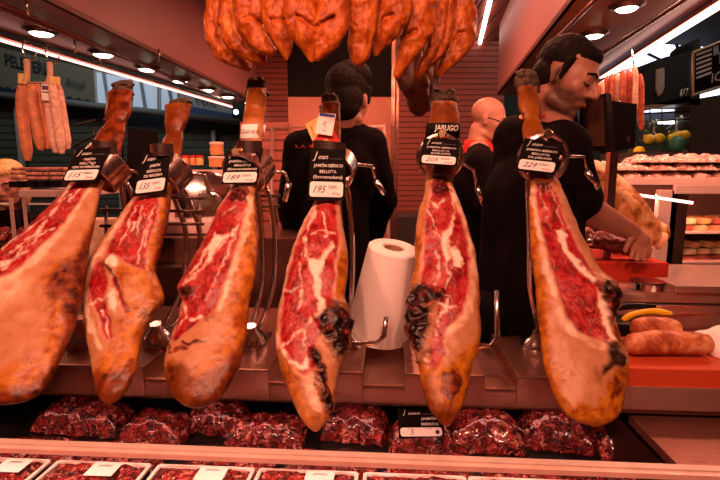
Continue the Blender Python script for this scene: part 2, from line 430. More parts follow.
HAMS = [
 dict(label='leftmost and largest cured ham on display, cut face turned left',
  Yb=.80, Yt=1.28, thick=.34, tmax=.085,
  rows=[(92,107,132),(100,107,131),(112,104,131),(118,105,128),(122,106,125),(126,103,125),(132,98,125),(145,92,122),(160,83,119),(172,76,114),(182,70,105),(190,63,102),(200,53,99),(220,33,96),(240,10,91),(248,-1,90),(262,-18,88),(290,-44,84),(310,-52,79),(325,-55,76),(345,-55,68),(360,-50,61),(375,-42,54),(385,-35,48),(393,-26,40),(399,-16,30),(403,-6,16),(404.5,2,8)],
  masks=dict(meat=[[(92,182),(84,178),(60,186),(-60,255),(-60,292),(-25,287),(0,277),(22,266),(40,247),(60,228),(78,203)]], border=6,
   seam=[('l',[(68,186),(57,204),(43,226),(30,238),(14,258),(-4,268)],3.2),('l',[(57,204),(62,200),(70,193)],2.2),('l',[(46,216),(30,226),(12,240),(0,248)],1.8),('l',[(55,228),(40,234),(25,248)],2),
         ('l',[(36,232),(20,244),(4,254)],1.4),('l',[(28,250),(12,262),(0,270)],1.6),('l',[(80,190),(70,202)],1.5)],
   pale=[('p',[(0,276),(24,266),(40,250),(20,300),(-10,310),(-60,300),(-60,285)],10,.7)],
   amber=[('p',[(96,212),(82,240),(74,256),(54,262),(47,280),(46,300),(50,330),(40,350),(0,380),(-60,380),(-60,420),(100,420)],10,.75)],
   brown=[('p',[(104,180),(92,222),(74,256),(58,262),(48,285),(50,305),(60,300),(66,330),(48,372),(30,384),(0,392),(-50,390),(-50,420),(120,420),(120,170)],7,.75)],
   amber_back=.8)),
 dict(label='second cured ham from the left, amber knuckle exposed amid its cut face',
  Yb=.83, Yt=1.30, thick=.42, tmax=.065,
  rows=[(106,165,191),(112,165,190),(120,164,188),(128,165,185),(133,167,182),(137,165,183),(140,162,183),(150,160,182),(165,152,180),(178,144,177),(188,141,172),(196,135,170),(205,128,170),(215,120,169),(225,112,168),(235,105,165),(245,98,163),(255,92,160),(264,88,156),(272,86,154),(280,84,158),(288,83,162),(296,82,164),(303,82,162),(312,83,155),(325,85,146),(340,87,142),(355,90,139),(370,92,136),(383,94,131),(393,97,125),(400,101,118),(404,107,112)],
  masks=dict(meat=[[(141,188),(148,194),(158,196),(160,206),(157,222),(151,240),(147,256),(147,270),(138,268),(126,263),(117,256),(104,254),(110,240),(122,220),(133,200)],
                    [(108,254),(104,264),(106,272),(108,284),(104,296),(108,310),(112,322),(114,338),(108,343),(102,334),(96,314),(89,298),(87,285),(89,274),(96,262)],
                    [(114,274),(120,282),(123,296),(127,312),(126,318),(121,306),(117,292),(110,280)]], border=4,
   seam=[('p',[(131,222),(138,221),(134,228),(130,234)]),('l',[(150,218),(142,245),(138,262)],1.6),('l',[(155,205),(150,225),(147,245)],2),('l',[(135,205),(128,225),(120,245)],1.3),('l',[(142,205),(136,235)],1.2),
         ('p',[(104,258),(113,252),(118,262),(116,268),(109,268),(106,262)]),('p',[(108,288),(114,288),(118,300),(116,314),(110,312),(106,300)]),('l',[(100,310),(106,322),(108,334)],2.4),('l',[(106,296),(96,302),(89,306)],1.2)],
   dark=[('l',[(105,264),(111,272),(118,282)],1.5,.9,3.5),('l',[(118,284),(124,300),(127,312)],1.2,.6,2.5),('l',[(154,300),(158,306),(150,312),(142,318)],1.5,.6,3),('p',[(137,312),(146,308),(152,313),(144,318),(139,317)],3,.5)],
   pale=[('p',[(128,278),(138,276),(142,290),(138,300),(128,298)],8,.5),('p',[(136,310),(150,306),(148,322),(138,324)],5,.5)],
   amber=[('p',[(117,262),(126,265),(150,268),(170,290),(160,312),(146,330),(145,420),(80,420),(100,360),(118,340),(118,320),(126,316),(116,286)],6,.62),('p',[(158,180),(178,180),(176,240),(168,270),(150,270),(152,245),(162,220)],5,.8)],
   brown=[('p',[(165,150),(185,150),(176,210),(168,250),(154,270),(152,262),(158,240),(163,215),(163,196),(158,190)],4,.6),('p',[(95,368),(108,372),(125,366),(140,356),(136,410),(90,410)],8,.6),('l',[(104,374),(118,378),(132,362)],3,.9,5),('l',[(150,270),(152,292),(160,304)],3,.5,7)],
   amber_back=.8), lumps=[(134,290,16,.008),(160,300,8,.004),(112,262,7,.005)]),
 dict(label='third cured ham from the left, white paper band on its shank',
  Yb=.83, Yt=1.28, thick=.42, tmax=.07,
  rows=[(90,247,266),(96,246,266),(110,245,266),(120,244,265),(135,242,263),(150,239,262),(175,236,261),(186,232,257),(195,226,255),(205,220,256),(215,215,257),(230,208,258),(245,200,258),(258,193,257),(270,187,256),(280,180,254),(287,176,253),(293,179,251),(300,181,250),(308,180,249),(320,176,248),(335,171,246),(348,167,243),(362,165,240),(376,166,234),(388,169,228),(397,175,221),(403,182,212),(407,190,203)],
  masks=dict(meat=[[(230,188),(248,188),(248,205),(241,232),(232,262),(222,290),(217,306),(208,316),(196,325),(181,336),(173,343),(170,340),(176,320),(183,305),(176,296),(172,286),(186,268),(200,240),(212,218)]], border=7,
   seam=[('p',[(213,231),(221,235),(231,233),(226,241),(214,251),(206,266),(207,248)]),('l',[(247,206),(240,222),(231,236)],2.6),('l',[(226,242),(210,256),(198,270),(184,284),(178,288)],2.2),('l',[(214,232),(208,246),(198,262),(184,280)],1.8),
         ('l',[(182,314),(190,320),(203,318)],3.5),('l',[(183,306),(184,316),(176,330)],2.2),('l',[(244,212),(228,252),(206,300)],1.2),('l',[(236,206),(226,212),(220,218)],1.2)],
   dark=[('p',[(179,286),(190,287),(194,293),(188,299),(182,296)],2,.9),('l',[(208,318),(213,313)],2,.6,3),('p',[(231,183),(248,183),(247,201),(238,200),(229,203)],2,.8)],
   brown=[('l',[(184,344),(196,342),(206,341)],2,.8,4),('l',[(176,350),(186,348)],2,.8,4),('l',[(256,215),(257,250),(255,290),(250,325)],1.5,.6,2.5),('p',[(164,362),(180,358),(195,372),(214,366),(232,352),(246,340),(240,400),(200,412),(160,400)],7,.6),('p',[(165,366),(172,362),(176,380),(170,384)],3,.9),('l',[(172,352),(168,344),(172,338)],2,.8,3)],
   amber=[('p',[(262,180),(252,200),(240,240),(222,300),(225,320),(215,345),(190,368),(164,350),(160,412),(260,412)],9,.50)],
   amber_back=.9)),
 dict(label='fourth cured ham from the left, yellow and red tags above it',
  Yb=.82, Yt=1.26, thick=.42, tmax=.06,
  rows=[(104,321,340),(115,320,341),(140,319,341),(170,318,342),(198,316,341),(205,313,340),(215,308,341),(225,303,343),(235,298,345),(247,293,347),(258,290,348),(270,287,348),(283,284,347),(296,281,345),(305,279,347),(315,277,350),(325,276,351),(338,276,350),(348,277,348),(358,279,344),(368,281,339),(380,285,336),(392,290,335),(404,295,334),(413,299,331),(421,303,327),(427,308,322),(431,313,318)],
  masks=dict(meat=[[(316,202),(338,202),(338,225),(341,240),(339,256),(335,262),(337,275),(334,295),(330,310),(324,330),(316,345),(318,360),(312,370),(303,375),(292,362),(282,350),(278,335),(280,310),(283,290),(289,265),(296,242),(306,222)]], border=5,
   seam=[('p',[(305,256),(312,260),(320,258),(328,247),(333,240),(334,246),(329,257),(323,267),(321,280),(323,296),(327,305),(322,318),(314,318),(317,300),(313,284),(308,269)]),('l',[(316,206),(305,232),(305,256)],2),('l',[(322,212),(328,232),(326,238)],1.8),('l',[(310,236),(322,230),(335,232)],1.6),
         ('l',[(304,328),(294,336),(284,345),(279,348)],2.4),('l',[(303,328),(304,345),(309,358)],3),('l',[(309,358),(304,370),(290,362),(282,352)],3.4),('l',[(300,285),(290,292),(284,290)],1.2),('l',[(298,262),(302,290),(298,310)],1.1),('l',[(312,320),(304,328)],2.5)],
   dark=[('p',[(326,306),(334,300),(344,304),(351,322),(349,342),(342,358),(334,358),(328,342),(320,330),(316,318)],4),('l',[(314,352),(320,372),(326,395),(330,416)],3,1,9)],
   brown=[('l',[(287,366),(296,376),(304,382),(306,398)],2,.5,3)],
   pale=[('p',[(305,376),(314,374),(318,396),(320,410),(310,404)],4,.7)],
   amber=[('p',[(340,250),(350,255),(347,285),(338,300),(336,280)],3,.9),('p',[(276,352),(286,362),(300,378),(316,400),(332,360),(340,360),(336,440),(290,440)],6,.55)],
   amber_back=.8, darkout=.007)),
 dict(label='fifth cured ham from the left, black lettered band and dark crust',
  Yb=.83, Yt=1.26, thick=.42, tmax=.06,
  rows=[(104,431,456),(112,430,458),(120,429,459),(128,428,458),(140,427,457),(160,426,457),(174,427,454),(182,427,452),(190,425,455),(200,422,459),(212,418,464),(225,416,468),(240,415,473),(255,415,476),(270,414,478),(282,411,479),(294,409,480),(306,408,480),(318,407,481),(330,408,481),(342,411,480),(352,414,478),(362,418,474),(374,420,471),(386,422,469),(398,426,465),(408,430,461),(416,435,457),(422,440,453),(426,444,449)],
  masks=dict(meat=[[(432,178),(448,178),(452,198),(461,214),(467,235),(471,258),(470,285),(466,305),(458,318),(447,328),(443,340),(446,352),(437,366),(428,370),(430,345),(436,320),(438,304),(432,292),(424,286),(417,288),(421,270),(424,240),(424,215),(428,206),(430,195)]], border=7,
   seam=[('p',[(440,232),(447,229),(451,222),(453,230),(450,245),(452,258),(446,262),(442,248)]),('l',[(452,188),(456,210),(452,226)],2.4),('l',[(430,200),(438,206),(446,198)],1.8),('l',[(428,210),(434,225),(446,258),(450,275),(444,288)],1.5),
         ('l',[(462,256),(464,262)],3),('l',[(438,290),(450,296),(446,308),(438,318),(440,328)],2.2),('l',[(436,300),(444,306),(458,306)],1.4),('l',[(440,318),(434,340),(426,362)],4),('l',[(436,252),(438,272),(434,284)],1.3),('p',[(450,248),(458,248),(464,258),(462,268),(454,270)])],
   dark=[('p',[(409,298),(416,284),(426,283),(434,289),(444,287),(442,296),(434,303),(430,322),(424,348),(420,352),(411,342),(407,322)],4),('p',[(434,175),(446,175),(449,190),(440,196),(432,190)],3,.85),('l',[(428,350),(420,362)],3,.7,4)],
   brown=[('p',[(444,374),(454,370),(462,378),(460,390),(448,398),(441,388)],4,1.6),('p',[(420,372),(432,374),(440,398),(460,404),(470,380),(474,430),(420,430)],7,.45),('l',[(452,400),(446,418)],3,.6,7)],
   amber=[('p',[(416,355),(425,362),(440,356),(452,362),(478,340),(490,430),(410,430)],7,.75),('p',[(426,200),(414,240),(408,290),(416,288),(421,250),(428,215)],3,.5),('p',[(474,240),(484,240),(486,360),(476,350),(480,320)],3,.7)],
   amber_back=.8, darkout=.007)),
 dict(label='rightmost cured ham on display, leaning right, large plain tan rump below its cut face',
  Yb=.80, Yt=1.24, thick=.36, tmax=.078,
  rows=[(88,517,538),(96,518,538),(108,519,540),(114,521,540),(119,524,539),(124,523,542),(130,522,544),(145,523,549),(160,525,553),(172,528,556),(180,530,558),(190,530,563),(200,529,567),(215,529,573),(230,529,580),(245,530,587),(258,531,594),(270,533,601),(279,534,613),(287,535,619),(296,536,621),(306,537,618),(315,538,614),(325,539,617),(337,540,621),(348,541,626),(360,543,628),(374,546,627),(386,550,627),(397,555,625),(407,561,622),(415,569,617),(421,578,611),(425,588,603),(427,594,598)],
  masks=dict(meat=[[(535,184),(552,182),(560,200),(568,225),(580,248),(592,268),(602,283),(600,300),(605,322),(613,338),(605,342),(590,338),(577,330),(566,317),(559,296),(552,272),(546,248),(539,222),(536,205)]], border=7,
   seam=[('p',[(556,231),(563,227),(569,243),(578,259),(590,271),(600,281),(594,283),(581,273),(571,262),(563,248)]),('p',[(597,290),(604,302),(610,322),(619,342),(611,340),(603,326),(598,308)]),('l',[(538,190),(548,210),(546,216)],1.4,.7),('l',[(550,186),(558,206),(563,226)],1.6,.6),('l',[(563,232),(572,226)],1.4,.6)],
   dark=[('p',[(599,285),(607,279),(617,284),(622,295),(615,312),(611,322),(605,310),(602,298)],3),('p',[(606,341),(616,342),(620,352),(624,362),(612,368),(604,374),(600,370),(609,360),(606,350)],3,.95),('p',[(536,180),(552,180),(551,190),(540,192)],3,.8)],
   pale=[('p',[(616,352),(621,350),(622,358),(617,360)],2,.9)],
   brown=[('l',[(612,398),(620,388),(616,380)],3,.8,6),('l',[(617,330),(621,350)],3,.7,4),('l',[(596,368),(600,380)],4,.3,8)],
   amber=[('p',[(528,190),(534,190),(542,260),(550,310),(545,345),(566,400),(600,412),(618,370),(634,360),(634,430),(560,430),(520,300)],7,.75)],
   amber_back=.85, darkout=.006)),
]
HOOF = [  # hoof outline rows, then y of the string
 ([(80,120,129),(83,113,133),(88,112,134),(94,109,134),(98,110,132),(101,112,130)], 122),
 ([(98,178,188),(101,170,192),(106,169,192),(110,169,190),(112,171,188)], 133),
 ([(77,252,263),(80,248,265),(88,247,267),(94,246,268),(98,248,266)], None),
 ([(93,326,334),(96,322,338),(103,321,340),(110,321,340),(114,323,338)], None),
 ([(89,434,454),(91,431,456),(100,431,457),(108,430,457),(112,433,455)], None),
 ([(69,522,531),(72,517,536),(80,516,538),(88,515,539),(93,518,537)], 119)]
PALE = [([(88,186),(62,230),(42,250),(22,270),(0,281),(-50,294)],9),([(138,196),(118,225),(100,250),(86,275),(84,300),(92,330),(100,350)],5),([(251,200),(244,232),(235,262),(225,292),(219,308)],6),
 ([(312,206),(300,228),(293,250),(286,275),(281,305),(278,340),(284,355)],5),([(455,198),(465,218),(471,240),(474,262),(473,290),(468,310),(458,325),(446,334)],9),([(533,190),(537,212),(544,248),(550,275),(557,300),(565,320),(576,334),(592,343),(606,346)],8)]
for _h, (_p, _w) in zip(HAMS, PALE): _h['masks']['pale'] = list(_h['masks'].get('pale', []))+[('l', _p, 1.6, 1, _w)]
for _h, _it in zip(HAMS, [(('brown', ('p', [(90, 85), (140, 85), (135, 185), (100, 185), (75, 185), (85, 140)], 5, 0.8)),), (('brown', ('p', [(155, 100), (195, 100), (188, 185), (160, 190), (135, 185), (150, 150)], 5, 0.55)),), (('brown', ('p', [(235, 85), (270, 85), (268, 120), (240, 120)], 6, 0.45)),), (('brown', ('p', [(314, 90), (344, 90), (344, 200), (312, 200)], 6, 0.5)),), (('brown', ('p', [(425, 100), (462, 100), (460, 175), (422, 175)], 6, 0.6)),), (('brown', ('p', [(510, 80), (545, 80), (560, 185), (522, 185)], 6, 0.45)),)]):
    for _k, _v in _it: _h['masks'][_k] = list(_h['masks'].get(_k, []))+[_v]
    _h['masks']['amber'] = list(_h['masks']['amber'])+[_it[0][1][:3]+(.8,)]
M['hoofhair'] = mat('dark_trotter', (.06,.035,.02), .7, var=.6, nscale=70, bump=.8)
for h, (hr, st) in zip(HAMS, HOOF):
    base = P((h['rows'][-1][1]+h['rows'][-1][2])/2, h['rows'][-1][0], h['Yb'])
    t = empty('cured_ham', base, h['label'], 'ham', 'cured hams on display stands'); h['obj'] = t
    outline_loft('ham_body', h['rows'], h['Yb'], h['Yt'], M['ham'], t, h['thick'], h['tmax'], masks=h['masks'], lumps=h.get('lumps'), fpow=.72)
    outline_loft('hoof', hr, h['Yt']+.005, h['Yt']+.01, M['hoofhair'], t, .45, .03, step=.7, seg=48, noise_amp=.008, nscale=75, creases=[([((hr[0][1]+hr[0][2])/2, hr[0][0]-2), ((hr[0][1]+hr[0][2])/2, hr[0][0]+12)], 1.6, .006)])
    if st:
        r = h['rows']; xl = np.interp(st, [q[0] for q in r], [q[1] for q in r]); xr = np.interp(st, [q[0] for q in r], [q[2] for q in r])
        c = P((xl+xr)/2, st, h['Yt']-.01); w = (xr-xl)/2/FPX*h['Yt']
        MB().tube([c+Vector((w*1.03*math.cos(a), -w*1.0*math.sin(a), w*.25*math.sin(a*1))) for a in np.linspace(0, 2*PI, 24)], .0026, 6).build('string', M['string'], t, True)
# bands round two shanks
def band(h, y0, y1, m, name, grow=1.06):
    r = h['rows']; ys = [q[0] for q in r]; b = MB(); rings = []
    for y in (y0, y1):
        xl = np.interp(y, ys, [q[1] for q in r]); xr = np.interp(y, ys, [q[2] for q in r])
        Y = h['Yt']+(h['Yb']-h['Yt'])*(y-ys[0])/(ys[-1]-ys[0]); c = P((xl+xr)/2, y, Y); w = (xr-xl)/2/FPX*Y*grow
        rings.append((c, w, Y))
    n = 40; vs = []
    for c, w, Y in rings: vs.append([b.bm.verts.new(c+Vector((w*math.cos(a), -w*.9*math.sin(a), 0))) for a in [2*PI*k/n for k in range(n)]])
    for k in range(n): b.bm.faces.new((vs[0][k], vs[0][(k+1)%n], vs[1][(k+1)%n], vs[1][k]))
    o = b.build(name, m, h['obj'], True); s = o.modifiers.new('s', 'SOLIDIFY'); s.thickness = .0012
    return rings
r3 = band(HAMS[2], 125, 139, M['white'], 'paper_band', 1.1)
c3 = (r3[0][0]+r3[1][0])/2+Vector((0, -r3[0][1]*1.05, 0))
text('Ibérico', c3, (1,0,.05), (0,0,1), .012, M['ink'], HAMS[2]['obj'], 'band_lettering', .3)
r5 = band(HAMS[4], 124, 138, M['cardblack'], 'lettered_band', 1.12)
c5 = (r5[0][0]+r5[1][0])/2+Vector((0, -r5[0][1]*1.1, .001))
text('JABUGO', c5, (1,0,-.03), (0,0,1), .014, M['letter'], HAMS[4]['obj'], 'band_lettering', .2, width=.058, bold=.02)

# ---------------------------------------------------------------- hanging orange hams
def wax_mat():
    t = NT('smoked_ham_skin'); v = t.coords(); n1 = t.noise(v, 12, 5, .6); n2 = t.noise(t.coords((1,1,.5)), 55, 6, .7, .6)
    c = t.ramp(n2, [(.32, (.11,.009,.001)), (.5, (.36,.07,.005)), (.66, (.60,.20,.022))])
    c = t.mix(t.math('MULTIPLY', n1, .5), c, (.42,.09,.007)); t.link(c, t.b.inputs['Base Color'])
    t.b.inputs['Roughness'].default_value = .42; t.b.inputs['Specular IOR Level'].default_value = .3; t.bump(t.math('ADD', n2, n1), .6, .004); return t.m
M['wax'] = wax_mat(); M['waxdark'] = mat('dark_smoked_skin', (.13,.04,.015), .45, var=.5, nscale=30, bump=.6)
HANG = [
 (1.22,'outermost left orange smoked ham of the hanging bunch',[(-70,206,224),(0,207,226),(22,206,226),(40,207,231),(50,211,238),(58,217,243),(64,226,249),(68,238,252),(71,245,250)],[([(212,10),(214,35),(226,55)],2.5,.004)]),
 (1.16,'orange smoked ham second from the left of the bunch with dark tip',[(-70,222,240),(0,220,240),(20,219,242),(36,222,251),(48,230,259),(56,240,265),(62,251,267),(66,258,264)],[([(226,5),(230,30),(244,48)],2.5,.004),([(240,28),(250,40),(262,56)],3,.004)]),
 (1.10,'orange smoked ham third from the left of the bunch with pinched fold',[(-70,236,262),(0,235,264),(18,236,264),(32,240,266),(42,248,270),(50,256,275),(55,264,274),(57,269,272)],[([(243,18),(250,16),(262,24)],2,.007),([(250,0),(248,14)],2,.003)]),
 (1.06,'slim orange smoked ham fourth from the left of the bunch',[(-70,264,287),(0,262,287),(20,263,288),(32,267,290),(45,275,291),(54,281,290),(60,285,288)],[([(270,20),(278,18),(286,22)],2,.006)]),
 (1.0,'left of the two centre smoked hams touching at a fold',[(-70,288,314),(0,286,315),(14,285,315),(28,288,315),(40,294,315),(50,301,315),(58,307,314),(62,310,313)],[([(296,16),(304,20),(314,26)],2,.009),([(300,0),(299,14)],3,.003)]),
 (1.0,'right of the two centre smoked hams touching at a fold',[(-70,320,346),(0,319,347),(14,317,347),(28,315,345),(40,315,341),(50,315,334),(57,314,325),(61,315,319)],[([(333,17),(326,20),(316,26)],2,.009)]),
 (1.05,'straight blunt orange smoked ham right of the bunch centre',[(-70,351,376),(0,349,377),(15,349,376),(22,347,376),(36,350,374),(50,350,370),(58,351,367),(63,353,364),(66,356,361)],[([(362,0),(363,20)],3,.003),([(350,22),(356,25)],2,.004)]),
 (1.08,'orange smoked ham with angled ankle, bending left at its tip',[(-70,382,408),(0,380,409),(16,378,408),(24,374,405),(34,375,399),(42,374,391),(50,373,382),(56,374,378)],[([(378,24),(384,18),(392,16)],2.2,.009)]),
 (1.12,'long orange smoked ham ending low, right part of the bunch',[(-70,410,434),(0,408,434),(20,405,434),(34,402,431),(46,400,424),(58,397,414),(68,395,406),(75,394,401),(78,395,399)],[([(404,36),(410,34),(416,30)],2.2,.009)]),
 (1.18,'narrow orange smoked ham second from the right of the bunch',[(-70,436,452),(0,434,453),(20,432,453),(38,430,450),(52,425,444),(64,418,434),(74,415,424),(78,417,421)],[([(450,0),(446,40),(430,66)],2.5,.004)]),
 (1.22,'outermost right orange smoked ham of the hanging bunch with dark knob at tip',[(-70,456,474),(0,454,472),(16,452,476),(30,450,476),(44,446,472),(56,442,464),(66,438,452),(74,436,444),(77,438,442)],[([(452,42),(458,34),(464,32)],2.2,.009)]),
]
M['rail'] = mat('coppery_rail', (.55,.28,.2), .25, .9)
for Y, lab, rows, cr in HANG:
    rows = [(y, (a_+b_)/2-(b_-a_)/2*1.13, (a_+b_)/2+(b_-a_)/2*1.13) for y, a_, b_ in rows]
    t = empty('smoked_ham', P((rows[0][1]+rows[0][2])/2, rows[0][0], Y), lab+' ', 'ham', 'smoked hams hung in a bunch from the ceiling')
    outline_loft('ham_leg', rows, Y, Y+.02, M['wax'], t, .42, .05, step=1.0, seg=96, noise_amp=.0042, nscale=36, creases=cr)
    c = P((rows[0][1]+rows[0][2])/2, rows[0][0], Y)
    MB().tube([c+Vector((0,0,-.01)), c+Vector((0,0,.04)), c+Vector((.012,0,.075)), c+Vector((0,0,.095)), c+Vector((-.012,0,.078))], .003, 8).build('hook', M['chrome'], t, True)
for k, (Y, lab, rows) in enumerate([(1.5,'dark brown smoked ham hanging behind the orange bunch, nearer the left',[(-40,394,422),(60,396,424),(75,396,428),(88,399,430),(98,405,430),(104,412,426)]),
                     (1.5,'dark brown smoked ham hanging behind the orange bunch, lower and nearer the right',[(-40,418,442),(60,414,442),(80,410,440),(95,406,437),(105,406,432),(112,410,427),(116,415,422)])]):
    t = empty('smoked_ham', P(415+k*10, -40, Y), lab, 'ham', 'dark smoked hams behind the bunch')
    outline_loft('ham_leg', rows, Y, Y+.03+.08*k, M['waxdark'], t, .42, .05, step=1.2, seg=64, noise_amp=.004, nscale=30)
    c = P(415+k*10, -40, Y); MB().tube([c, c+Vector((0,0,.04)), c+Vector((.012,0,.075)), c+Vector((0,0,.095))], .003, 8).build('hook', M['chrome'], t, True)
# hanging frame for the bunch
hz = 2.2
b = MB(); b.tube([(-.42,1.2,hz),(-.2,1.05,hz),(0,1.0,hz),(.1,1.06,hz),(.3,1.24,hz),(.2,1.5,hz),(-.2,1.5,hz),(-.42,1.2,hz)], .012, 10)
for x, y in ((-.4,1.2),(.28,1.25),(0,1.52)): b.tube([(x,y,hz),(x,y,2.85)], .006, 6, False)
tag(b.build('hanging_rail', M['chrome'], None, True), 'metal hanging rail ring the orange hams hook onto, above the frame', 'rail')
# ================================================================ ham stands, price cards
CA = math.radians(-3.7); CR = Matrix.Rotation(CA, 3, 'Z'); CO = Vector((0, 1.035, 0))
def Cp(s, t, z): return CO + CR @ Vector((s, t, 0)) + Vector((0,0,z))
ZL, ZH = .922, .953
def spx(px): return (px-360)/FPX*1.035
def cup(b, px, py, Y, k=1.0):
    c = P(px, py, Y); b.lathe(c, (0,-.25,1), [(.030*k,-.022*k),(.031*k,-.014*k),(.028*k,.004*k),(.020*k,.018*k),(.012*k,.026*k),(.010*k,.034*k)], 28); return c
STANDS = [
 dict(ring=(103,168), n=(-.45,-.55,-.66), r=.054, w=.06, rods=[[(122,190),(126,230),(120,270),(104,310),(92,334)],[(130,190),(136,225),(130,262),(114,300),(98,334)]], cup=(83,338), crank=[(124,170),(138,172),(140,184),(150,194)], bars=(100,140,(210,226))),
 dict(ring=(168,172), n=(-.45,-.55,-.66), r=.052, w=.06, rods=[[(174,196),(186,235),(182,285),(166,322),(156,342)],[(188,198),(200,236),(194,285),(176,322),(162,342)]], cup=(159,344), crank=[(184,172),(204,175),(209,191),(221,201)], bars=(150,204,(198,211,224))),
 dict(ring=(249,168), n=(-.28,-.66,-.50), r=.054, w=.06, rods=[[(258,196),(262,240),(262,285),(252,325),(246,345)],[(269,196),(275,238),(273,285),(262,322),(252,345)]], cup=(252,346), crank=[(264,170),(285,173),(289,183),(285,201)], bars=(240,280,(196,206))),
 dict(ring=(335,168), n=(-.18,-.70,-.45), r=.048, w=.05, rods=[[(346,185),(352,230),(352,285),(348,350)],[(338,190),(342,240),(342,290),(342,350)]], cup=(346,350), crank=[(352,164),(372,166),(376,181),(384,194)], bars=None, arm=[(338,344),(376,343),(384,336),(386,317)]),
 dict(ring=(440,157), n=(0,-.95,-.16), r=.053, w=.02, rods=[[(436,180),(437,230),(438,300),(440,345)],[(450,180),(452,230),(452,300),(450,345)]], cup=(445,346), crank=[(462,163),(474,170),(477,188),(483,203)], bars=None, arm=[(470,346),(490,346),(497,338),(497,291)]),
 dict(ring=(543,159), n=(.05,-.95,-.16), r=.056, w=.02, rods=[[(528,182),(529,235),(530,290),(537,346)],[(536,182),(540,240),(540,300),(541,346)]], cup=(536,352), crank=[(565,156),(584,157),(586,172),(598,188)], bars=None)]
names = ['leftmost','second from the left','third from the left','fourth from the left, behind the tagged ham','fifth from the left','rightmost']
for i, s in enumerate(STANDS):
    h = HAMS[i]; r = h['rows']; ys = [q[0] for q in r]
    Yr = h['Yt']+(h['Yb']-h['Yt'])*(s['ring'][1]-ys[0])/(ys[-1]-ys[0]); Yr += .0
    base = P(*s['cup'], 1.27); base.z = ZH
    t = empty('ham_stand', base, 'steel ham stand, ' + names[i] + ' in the row', 'ham stand', 'steel ham stands on the counter')
    c = P(*s['ring'], Yr); n = Vector(s['n']).normalized(); R, w = s['r'], s['w']
    b = MB(); k_ = .003 if i < 4 else .005; prof = [(R, -w/2), (R+k_, -w/2+.003), (R+k_, w/2-.003), (R, w/2), (R-k_, w/2-.002), (R-k_, -w/2+.002), (R, -w/2)]
    b.lathe(c, n, prof, 48, caps=False); b.build('clamp_ring', M['satin'], t, 'auto')
    if i < 4:
        (ax_, ay_), (bx_, by_) = (((92,146),(117,148)), ((150,150),(173,150)), ((236,147),(262,147)), ((313,146),(346,149)))[i]
        bb = MB(); A_, B_ = P(ax_, ay_, 1.135), P(bx_, by_, 1.135); pr_ = [A_.lerp(B_, q/10)+Vector((0,-.018*math.sin(q/10*PI),0)) for q in range(11)]
        for q in range(10): bb.slab([pr_[q]+Vector((0,0,-.014)), pr_[q+1]+Vector((0,0,-.014)), pr_[q+1]+Vector((0,0,.014)), pr_[q]+Vector((0,0,.014))], .003, (0,1,0))
        bb.build('clamp_bracket', M['satin'], t)
    # bolt at the front of the ring
    up = Vector((0,0,1)); f = (up - n*up.dot(n)).normalized(); q = c+f*(R+.002)+n*w*.3
    b = MB(); b.lathe(q, (0,-1,.15), [(.004,-.02),(.004,.0),(.010,.001),(.011,.006),(.008,.009)], 20); b.build('clamp_bolt', M['brass'], t, 'auto')
    for rod in s['rods']:
        pts = []
        for k, (x, y) in enumerate(rod): pts.append(P(x, y, Yr+.05+(1.27-Yr-.05)*k/(len(rod)-1)))
        pts[-1].z = ZH+.02
        MB().tube([c+Vector((0,.045,-.01))]+pts, .0068, 12).build('curved_rod', M['chrome'], t, True)
    b = MB(); cc = cup(b, s['cup'][0], s['cup'][1]-4, 1.20, 1.45); b.build('base_knob', M['chrome'], t, 'auto')
    # foot plate
    b = MB(); b.box((base.x, base.y-.01, ZH+.004), (.10, .07, .008), CR, .003); b.build('foot_plate', M['steel_dark'], t)
    pts = [P(x, y, Yr+.03+.01*k) for k, (x, y) in enumerate(s['crank'])]
    b = MB(); b.tube([c+Vector((R*.8,.02,0))]+pts[:-1], .0045, 8, False); ch_ = b.build('crank_handle', M['chrome'], t, True); MB().tube([pts[-2], pts[-1]], .0075, 10, False).build('grip', M['chrome'], ch_, True)
    if s['bars']:
        x0, x1, yy = s['bars']; b = MB()
        for y in yy: b.tube([P(x0, y, 1.24), P(x1, y, 1.24)], .004, 8, False)
        b.tube([P(x0+6, yy[0]-4, 1.245), P(x0+6, yy[-1]+60, 1.27)], .004, 8, False); b.tube([P(x1-4, yy[0]-4, 1.245), P(x1-4, yy[-1]+60, 1.27)], .004, 8, False)
        b.build('cross_bar', M['steel_dark'], t, True)
    if s.get('arm'): MB().tube([P(x, y, 1.15) for x, y in s['arm']], .0065, 10, False).build('base_arm', M['chrome'], t, True)

def card(name, corners, Ys, m, label, cat='price card', group=None, th=.0012):
    q = [P(x, y, Y) for (x, y), Y in zip(corners, Ys)]     # TL TR BR BL
    n = (q[1]-q[0]).cross(q[0]-q[3]).normalized()         # towards the viewer
    t = empty(name, q[3], label, cat, group)
    b = MB(); b.poly(q[::-1], -th, n); b.build('card', m, t)
    r = (q[1]-q[0]+q[2]-q[3])/2; d = (q[3]-q[0]+q[2]-q[1])/2; org = sum(q, Vector())/4-r/2-d/2
    return t, org, r, d, n
def rrect(org, r, d, n, u0, v0, u1, v1, rad, m, parent, name, th=.0006):
    pts = []; R = r.length; D = d.length
    for cu, cv, a0 in ((u1-rad/R, v0+rad/D, -90), (u1-rad/R, v1-rad/D, 0), (u0+rad/R, v1-rad/D, 90), (u0+rad/R, v0+rad/D, 180)):
        for k in range(7):
            a = math.radians(a0+k*15); pts.append(org+r*(cu+math.cos(a)*rad/R)+d*(cv+math.sin(a)*rad/D)+n*.0002)
    b = MB(); b.poly(pts, th, n); return b.build(name, m, parent)
